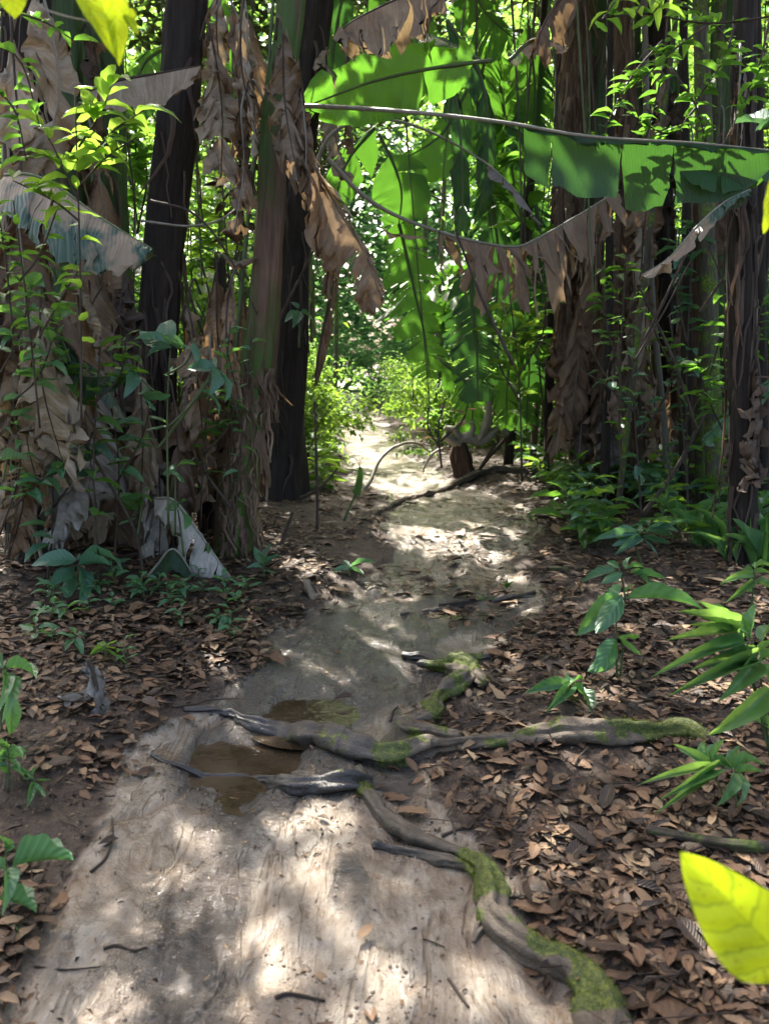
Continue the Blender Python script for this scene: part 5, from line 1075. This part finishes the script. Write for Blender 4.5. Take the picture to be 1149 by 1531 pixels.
def lit_dirs(n, sl=.11): a = U(0, 6.283, n); return np.stack([np.cos(a), np.sin(a), rng.normal(size=n) * sl], 1)
sz = np.where(rng.random(len(P1)) < .10, U(.085, .12, len(P1)), U(.035, .078, len(P1)))
sx, sy, sz_ = toscreen(P1); vis = (sx > -20) & (sx < 1170) & (sy > 0) & (sy < 1551)
score = np.where(vis, sz / sz_, -1); order = np.argsort(-score); big = order[:300]; rest = order[300:]
LM = [mesh('fallen_leaf', t[0], t[1], M['litter'], t[2]) for t in LT]
for q in big:
    t = random.choice(LM); L_ = sz[q]; d = lit_dirs(1, .10)[0]; x, y, z = basis(d, rng.normal() * .15); wd = L_ * U(.32, .5); p = P1[q] + [0, 0, U(.004, .018)]
    o = link('fallen_leaf', t, None, mw=Matrix(((x[0] * wd, y[0] * L_, z[0] * L_, p[0]), (x[1] * wd, y[1] * L_, z[1] * L_, p[1]), (x[2] * wd, y[2] * L_, z[2] * L_, p[2]), (0, 0, 0, 1))))
    left = sx[q] < 470
    zone = ('in the litter left of the bright mud', 'left of the mud') if left else ('right of the trail between the root dam and the fallen branch', 'between root dam and branch') if sy[q] < 1250 else ('right of the upper bend of the long mossy root', 'by the upper bend of the root') if sy[q] < 1400 else ('in the lower right corner beside the long mossy root', 'in the lower right corner')
    tag(o, 'brown dead leaf lying ' + zone[0], 'dead leaf', 'fallen leaves ' + zone[1])
for lab, x0, y0, x1, y1, w_ in [('largest reddish brown dead leaf, flat in the lower right corner', 965, 1480, 1095, 1545, 78), ('orange brown dead leaf with a pale rim at the bottom edge right of the root', 934, 1515, 998, 1488, 38), ('long tan dead leaf slanting down at the lower right', 1062, 1468, 1092, 1512, 26),
                            ('big orange leaf scrap beside the top of the long mossy root', 592, 1214, 640, 1228, 20), ('yellow brown leaf lying just above the orange scrap', 574, 1190, 612, 1204, 18), ('oval chestnut coloured dead leaf alone on the soil right of the root', 846, 1292, 876, 1266, 24),
                            ('dark grey dead leaf among brown ones in the right hand litter', 932, 1278, 968, 1308, 26), ('striped dead leaf with pale bars low in the right hand litter', 905, 1398, 948, 1386, 16), ('long reddish leaf right of the lower bend of the long mossy root', 764, 1356, 828, 1380, 24)]:
    a_, b_ = G(x0, y0), G(x1, y1); a_[2] += .012; b_[2] += .02; a0 = a_.copy(); L_ = np.linalg.norm(b_ - a_); x, y, z = basis(b_ - a_, U(-.15, .15)); wd = w_ * 1.25 / SC(a_[1])
    tag(link('fallen_leaf', random.choice(LM), None, mw=Matrix(((x[0] * wd, y[0] * L_, z[0] * L_, a_[0]), (x[1] * wd, y[1] * L_, z[1] * L_, a_[1]), (x[2] * wd, y[2] * L_, z[2] * L_, a_[2]), (0, 0, 0, 1)))), lab, 'dead leaf')
def litter_stuff(name, P, sz, T, up=.03):
    parts, uvs, rn = [], [], []
    k = rng.integers(0, len(T), len(P))
    for q in range(len(T)):
        m = k == q; n = m.sum()
        V, F, uv, r = cloud(P[m] + np.stack([np.zeros(n), np.zeros(n), U(.003, up, n)], -1), lit_dirs(n), sz[m], sz[m] * U(.32, .5, n), T[q], rng.normal(size=n) * .18)
        parts.append((V, F)); uvs.append(uv); rn.append(r)
    V, F = joinVF(parts); return tag(link(name, mesh(name, V, F, M['litter'], np.concatenate(uvs), np.concatenate(rn))), kind='stuff')
litter_stuff('leaf_litter', P1[rest], sz[rest], LTm, .022)
litter_stuff('leaf_litter', P2, U(.04, .09, len(P2)) * np.where(rng.random(len(P2)) < .06, 2.2, 1), LTs, .03)
# crumbs of leaf and soil, mud clods
n = 24000; y = 1.3 * (9 / 1.3) ** rng.random(n); x = U(-1, 1, n) * (y * .5 + .3); s = path_s(x, y); cl = fbm(x * 2.5, y * 2.5, 33, 3)
keep = rng.random(n) < np.where(s > 0, .8, .06 + .7 * sst(.08, .32, cl)); x, y = x[keep], y[keep]; n = len(x)
V, F, uv, r = cloud(np.stack([x, y, hgt(x, y) + .002], -1), lit_dirs(n, .5), U(.006, .03, n), U(.003, .014, n), TM['tiny'][0], U(-1, 1, n))
tag(link('leaf_crumbs', mesh('leaf_crumbs', V, F, M['litter'], uv, r * .5)), kind='stuff')
n = 9000; y = 1.35 * (6 / 1.35) ** rng.random(n); x = U(-1, 1, n) * (y * .4); s = path_s(x, y); cl = np.maximum(fbm(x * 2.5, y * 2.5, 35, 3), .45 * np.exp(-((x - np.interp(y, [1.4, 3.2], [-.62, -.42])) / .12) ** 2) * (y < 3.3))
keep = (s < 0) & (rng.random(n) < .03 + .9 * sst(.22, .5, cl)); x, y = x[keep], y[keep]; n = len(x)
uu = np.linspace(0, 2 * np.pi, 6, endpoint=False); CT = np.vstack([[0, 0, .5], np.stack([.5 * np.cos(uu), .5 * np.sin(uu), 0 * uu + .1], -1), np.stack([.42 * np.cos(uu), .42 * np.sin(uu), 0 * uu - .3], -1)])
CF = np.array([[0, 1 + a, 1 + (a + 1) % 6, 1 + (a + 2) % 6] for a in (0, 2, 4)] + [[1 + a, 7 + a, 7 + (a + 1) % 6, 1 + (a + 1) % 6] for a in range(6)])
rr = U(.003, .013, n) * U(.3, 1, n); jit = 1 + .35 * rng.normal(size=(n, len(CT), 3)) * .5; V = (CT[None] * rr[:, None, None] * jit + np.stack([x, y, hgt(x, y)], -1)[:, None]).reshape(-1, 3)
mc_, t_ = newmat('wet_clod'); b_ = NB(t_); b_.out(b_.pr(b_.ramp(b_.attr('rnd'), [(0, (.05, .033, .02)), (.6, (.13, .09, .06)), (1, (.25, .2, .14))]), .16, b_.bump(b_.noise(b_.pos(), 300, 3), .5, .003), .5))
tag(link('mud_clods', mesh('mud_clods', V, (CF[None] + (np.arange(n) * len(CT))[:, None, None]).reshape(-1, 4), mc_, None, np.repeat(rng.random(n), len(CT)))), kind='stuff')
def twig_at(p, L, rad, a, seed):
    rg = np.random.default_rng(seed); k = 7; t = np.linspace(-.5, .5, k)
    P = np.stack([p[0] + np.cos(a) * t * L + rg.normal(size=k) * L * .05, p[1] + np.sin(a) * t * L + rg.normal(size=k) * L * .03, np.zeros(k)], -1)
    P[:, 2] = hgt(P[:, 0], P[:, 1]) * .5 + hgt(P[:, 0], P[:, 1]).max() * .5 + rad + rg.uniform(.0, .02)
    return P
tw = []
for q in range(240):
    y = 1.4 * (9 / 1.4) ** rng.random(); x = U(-1, 1) * (y * .5); s = float(path_s(x, y))
    if s < .04: continue
    big_ = len(tw) < 70; L_ = U(.12, .5) if big_ else U(.08, .3); P = twig_at((x, y), L_, .003, U(0, 3.14), q); rad = U(.0012, .0045)
    V, F, uv = tube(P, np.linspace(rad, rad * .5, 7), 5, rough=.2, seed=q); tw.append(1)
    left = x < float(np.interp(y, _e[:, 0], (_e[:, 1] + _e[:, 2]) / 2))
    b = P[3]; tag(link('twig', mesh('twig', V - b, F, M['twig'], uv), None, b), 'thin dead twig lying in the litter left of the mud' if left else 'thin dead twig lying in the litter right of the mud', 'twig', 'twigs left of the mud' if left else 'twigs right of the mud')
for lab, pts, w_ in [('forked dark twig lying on the wet mud at lower left', [(52, 1447), (95, 1452), (150, 1448)], 4), ('wavy brown twig half buried in the mud, left side', [(155, 1420), (175, 1415), (200, 1423), (220, 1418)], 6),
                     ('short dark twig standing on the mud right of centre', [(670, 1465), (684, 1485), (700, 1508)], 6), ('thick dark stick half sunk in the mud at the bottom edge', [(412, 1494), (430, 1488), (455, 1492), (485, 1498)], 8),
                     ('thin bent twig on the left bank above the mud', [(136, 1305), (158, 1285), (168, 1255), (168, 1225)], 5), ('dark stick on the soil right of the long root', [(660, 1252), (695, 1238), (732, 1222)], 7),
                     ('tiny hooked twig standing in the pool', [(583, 1080), (586, 1066), (594, 1058)], 5), ('pale stick beside the silver grey leaf', [(165, 1055), (195, 1040), (228, 1022)], 5),
                     ('long thin twig lying level right of the long root', [(745, 1265), (810, 1262), (880, 1266)], 4), ('straight thin stick right of the long root, lower', [(755, 1344), (815, 1338), (870, 1326)], 4),
                     ('grey stick under the low rosette seedling', [(835, 1042), (865, 1030), (888, 1008)], 8), ('small twig in the mud below the root dam', [(632, 1405), (650, 1412), (664, 1418)], 3)]:
    g_ = [G(*p) for p in pts]; P = catmull(np.array(g_) + [0, 0, .004], 14); b = P[0].copy(); V, F, uv = tube(P, np.linspace(1, .7, 14) * w_ / 2 / SC(P[7][1]), 7, rough=.35, seed=len(lab), nf=1.)
    tag(link('twig', mesh('twig', V - b, F, M['twig'], uv), None, b), lab, 'twig')

# ================================================================== forest behind and around
def clumps(n, cen, spread, k, r):
    c = np.asarray(cen) + rng.normal(size=(k, 3)) * spread; return c[rng.integers(0, k, n)] + rng.normal(size=(n, 3)) * r
def shrub(x, y, H, Wd, n, mat, label, group, size=.13, name='shrub', cat='shrub'):
    z = float(hgt(x, y)); b = np.array([x, y, z]); e = empty(name, b, label, cat, group)
    parts, uvs = [], []
    for q in range(5):
        tip = b + [U(-.4, .4) * Wd, U(-.4, .4) * Wd, H * U(.6, .95)]; P = catmull(np.array([b, (b + tip) / 2 + rng.normal(size=3) * .08, tip]), 7)
        V, F, uv = tube(P, np.linspace(.016, .004, 7) * (.6 + H * .3), 5, caps=False); parts.append((V, F)); uvs.append(uv)
    V, F = joinVF(parts); s_ = link('stem', mesh('stem', V - b, F, M['twig'], np.concatenate(uvs)), e); s_['kind'] = 'stuff'
    p = clumps(n, b + [0, 0, H * .55], [Wd * .33, Wd * .33, H * .25], 26, [Wd * .10, Wd * .10, H * .07]); p[:, 2] = np.maximum(p[:, 2], z + .02)
    foliage('foliage', p, size, mat, e, b, 'tiny' if y > 7 else 'small'); return e
def pathx(y): return float(np.interp(y, _e[:, 0], (_e[:, 1] + _e[:, 2]) / 2))
for q, (dx, y, H, Wd) in enumerate([(-1.1, 11, 1.1, 1.1), (-1.3, 13, 1.5, 1.4), (-1.5, 16, 1.6, 1.5), (-1.6, 19.5, 1.8, 1.8), (-2.2, 14, 2.3, 1.6), (-2.6, 17, 2.6, 2.)]):
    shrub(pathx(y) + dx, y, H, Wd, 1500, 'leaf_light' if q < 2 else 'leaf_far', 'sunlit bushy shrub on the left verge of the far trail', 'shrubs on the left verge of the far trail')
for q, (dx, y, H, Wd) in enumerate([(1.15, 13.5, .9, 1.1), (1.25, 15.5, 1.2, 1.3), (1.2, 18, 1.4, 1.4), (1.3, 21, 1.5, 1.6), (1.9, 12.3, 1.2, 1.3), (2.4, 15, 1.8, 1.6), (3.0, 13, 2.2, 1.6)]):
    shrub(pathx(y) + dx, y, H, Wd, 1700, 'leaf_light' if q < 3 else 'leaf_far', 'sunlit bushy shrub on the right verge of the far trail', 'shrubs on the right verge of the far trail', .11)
for q in range(9):
    x = -8.2 + q * 1.9 + U(-.4, .4); y = 27 + U(-1, 1.5)
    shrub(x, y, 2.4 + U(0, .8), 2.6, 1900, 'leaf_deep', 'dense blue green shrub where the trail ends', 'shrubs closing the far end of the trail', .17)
for q in range(24):
    left = q % 2; y = U(9, 15); x = (pathx(y) + U(2.6, 6.5)) if not left else (pathx(y) - U(2.4, 6.5))
    shrub(x, y, U(1.2, 2.8), U(1.3, 2.), 1100, random.choice(['leaf_mid', 'leaf_far', 'leaf_mid']), 'leafy shrub deep behind the left hand trunks' if left else 'leafy shrub deep behind the right hand trunks',
          'shrubs behind the left hand trunks' if left else 'shrubs behind the right hand trunks', .16)
def tree(x, y, H, r, label, group=None, crown=560, mat='leaf_far', crownr=2.0, tm='trunk_grey', lean=0.0, cs=.26):
    z = float(hgt(x, y)); b = np.array([x, y, z - .05]); e = empty('forest_tree', b, label, 'tree', group)
    P = catmull(np.array([b, b + [lean * .3 + U(-.1, .1), U(-.1, .1), H * .4], b + [lean, U(-.3, .3), H]]), 40)
    tube_obj('trunk', P, np.linspace(r, r * .5, 40), M[tm], e, b, seg=10, rough=.15, seed=int(abs(x) * 10))
    for q in range(4):
        a = U(0, 6.28); s = P[int(U(26, 38))]; t = s + [math.cos(a) * crownr * .7, math.sin(a) * crownr * .7, U(.4, 1.4)]
        tube_obj('limb', catmull(np.array([s, (s + t) / 2 + [0, 0, -.1], t]), 8), np.linspace(r * .4, r * .12, 8), M[tm], e, b, seg=6)
    foliage('crown', clumps(crown, P[-1] + [0, 0, .2], [crownr * .5, crownr * .5, crownr * .42], 22, [crownr * .16] * 2 + [crownr * .1]), cs, mat, e, b, 'tiny'); return e
TL = 'slender forest tree in the wood left of the gap'; TR = 'slender forest tree in the wood right of the gap'
for px, y, r in [(20, 13, .09), (75, 16, .12), (140, 12, .08), (205, 18, .14), (300, 14, .08), (340, 20, .12), (372, 12, .06), (330, 24, .16), (120, 22, .14), (470, 24, .12), (500, 21, .07)]:
    tree((px - CX) / FPX * y, y, U(6.5, 9), r, TL, 'slender trees left of the gap', lean=U(-.4, .4), crownr=U(1.6, 2.4))
for px, y, r in [(625, 26, .14), (690, 19, .09), (735, 13, .07), (770, 17, .1), (812, 12, .06), (835, 20, .12), (925, 13, .08), (960, 18, .12), (1035, 11, .07), (1050, 15, .1), (1125, 13, .08), (1145, 18, .14), (905, 24, .15), (1090, 22, .14), (655, 22, .07)]:
    tree((px - CX) / FPX * y, y, U(6.5, 9), r, TR, 'slender trees right of the gap', lean=U(-.4, .4), crownr=U(1.6, 2.4))
# comb-leaved plants in the wood
for q, (px, y) in enumerate([(760, 11.5), (860, 13), (1010, 11), (1130, 11.5), (330, 12), (120, 11), (655, 14.5), (20, 10.5), (940, 15), (240, 14)]):
    x = (px - CX) / FPX * y; b = np.array([x, y, float(hgt(x, y))]); left = px < 500
    e = empty('banana_plant', b, 'young banana plant with arching green leaves in the wood ' + ('left of the gap' if left else 'right of the gap'), 'banana plant', 'young banana plants in the wood ' + ('left' if left else 'right'))
    tube_obj('trunk', catmull(np.array([b, b + [0, 0, .8], b + [.05, 0, 1.5]]), 12), np.linspace(.09, .06, 12), M['trunk_green'], e, b, seg=10)
    for k in range(8):
        a = k * .785 + U(-.3, .3); d = np.array([math.cos(a), math.sin(a), 0]); t0 = b + [0, 0, 1.4]; Ln = U(1.2, 2.0)
        frond(e, b, [t0, t0 + d * .25 + [0, 0, .9 * Ln * .6], t0 + d * .8 * Ln * .6 + [0, 0, 1.2 * Ln * .6], t0 + d * 1.5 * Ln * .6 + [0, 0, .7 * Ln * .6]], .22, random.choice(['frond_green', 'frond_green', 'frond_dark']), rr=.014, n=26, tears=random.choice([3, 18, 26]),
              droop=(.1, .7), crumple=.02, narrow=.35, start=.2, seed=q * 20 + k, m=5)

def wall(n, xr, yr, zr, size, mat, name='distant_foliage', k=260, gap=None):
    c = np.stack([U(*xr, k), U(*yr, k), zr[0] + (zr[1] - zr[0]) * rng.random(k) ** 1.1], -1)
    if gap is not None: c = c[[gap(p) for p in c]]
    p = c[rng.integers(0, len(c), n)] + rng.normal(size=(n, 3)) * [.8, .7, .55]
    p[:, 2] = np.maximum(p[:, 2], .05); p = p[lit_cull(p)]; n = len(p)
    L = size * U(.6, 1.3, n); V, F, uv, r = cloud(p, rdirs(n, (-.7, .2)), L, L * .45, TM['tiny'][0], U(-.6, .6, n))
    return tag(link(name, mesh(name, V, F, M[mat], uv, r)), kind='stuff')
off = lambda m: (lambda p: abs(p[0] - pathx(p[1])) > m)
wall(30000, (-26, 26), (29, 36), (0, 17), .36, 'leaf_deep', k=560)
wall(24000, (-25, 25), (38, 44), (0, 20), 1.0, 'leaf_deep', k=24000)
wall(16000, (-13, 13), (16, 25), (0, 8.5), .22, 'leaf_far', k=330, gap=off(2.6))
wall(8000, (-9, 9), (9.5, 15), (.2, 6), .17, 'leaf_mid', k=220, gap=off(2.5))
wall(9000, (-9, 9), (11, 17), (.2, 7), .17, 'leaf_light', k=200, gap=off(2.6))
wall(6000, (-13, -5.4), (-2, 9), (0, 5), .24, 'leaf_mid', k=130)  # this wall and the next: unseen, added to darken the trunk fronts
wall(5000, (6.2, 13), (-2, 9), (0, 4.5), .24, 'leaf_mid', k=120)

# ---- canopy added overhead to shade the trail, gaps cut to shape the sunflecks
def canopy(n, zr, y0, y1, size):
    P = np.stack([U(-9, 9, n), U(y0, y1, n), U(*zr, n)], -1)
    g = P - SD * (P[:, 2] / SD[2])[:, None]
    gx, gy = g[:, 0], g[:, 1]
    pc = np.interp(gy, _e[:, 0], (_e[:, 1] + _e[:, 2]) / 2); dens = sst(-.10, .08, fbm(gx * 1.1, gy * 1.1, 123, 3) - .13 * sst(9.5, 14, gy) - .34 * sst(5.5, 8.5, gy) * sst(1.6, 2.8, np.abs(gx - pc)))
    near = np.exp(-((gx - .3) / 2.3) ** 4) * (1 - sst(8.0, 9.5, gy)); dens = np.maximum(dens, near)
    dens = dens * (1 - .0 * gy)
    near2 = 0 * np.exp(-((gx - 0) / 5.) ** 4) * sst(21, 23, gy) * .93; dens = np.maximum(dens, near2)
    for (px, py, dd, r_) in [(900, 235, 4.85, .45), (980, 245, 4.8, .45), (1080, 250, 4.7, .45), (1140, 250, 4.7, .4), (1085, 1350, .86, .4), (150, 40, 1.5, .3)]:  # patches closed on purpose to hold these leaves in shade
        q_ = W(px, py, dd); q_ = q_ - SD * (q_[2] / SD[2]); dens = np.maximum(dens, np.hypot(gx - q_[0], gy - q_[1]) < r_)
    for (cx, cy, rx, ry) in spots:
        q = np.sqrt(((gx - cx) / rx) ** 2 + ((gy - cy) / ry) ** 2) + .35 * fbm(gx * 5, gy * 5, 44, 2); dens = dens * sst(.85, 1.15, q)
    P = P[rng.random(n) < dens]; n = len(P)
    L = size * U(.7, 1.3, n); V, F, uv, r = cloud(P, rdirs(n, (-.35, .15)), L, L * .5, TM['tiny'][0], U(-.4, .4, n))
    return tag(link('shade_canopy', mesh('shade_canopy', V, F, M['canopy'], uv, r)), kind='stuff')
canopy(64000, (5.8, 7.4), 4.0, 26, .24)
canopy(30000, (8.5, 10.5), 26, 46, .36)
print('TRIS', sum(len(o.data.polygons) * 2 for o in S.objects if o.type == 'MESH') / 1e6, len(S.objects), 'spots', len(spots), 'ground', nx * ny)
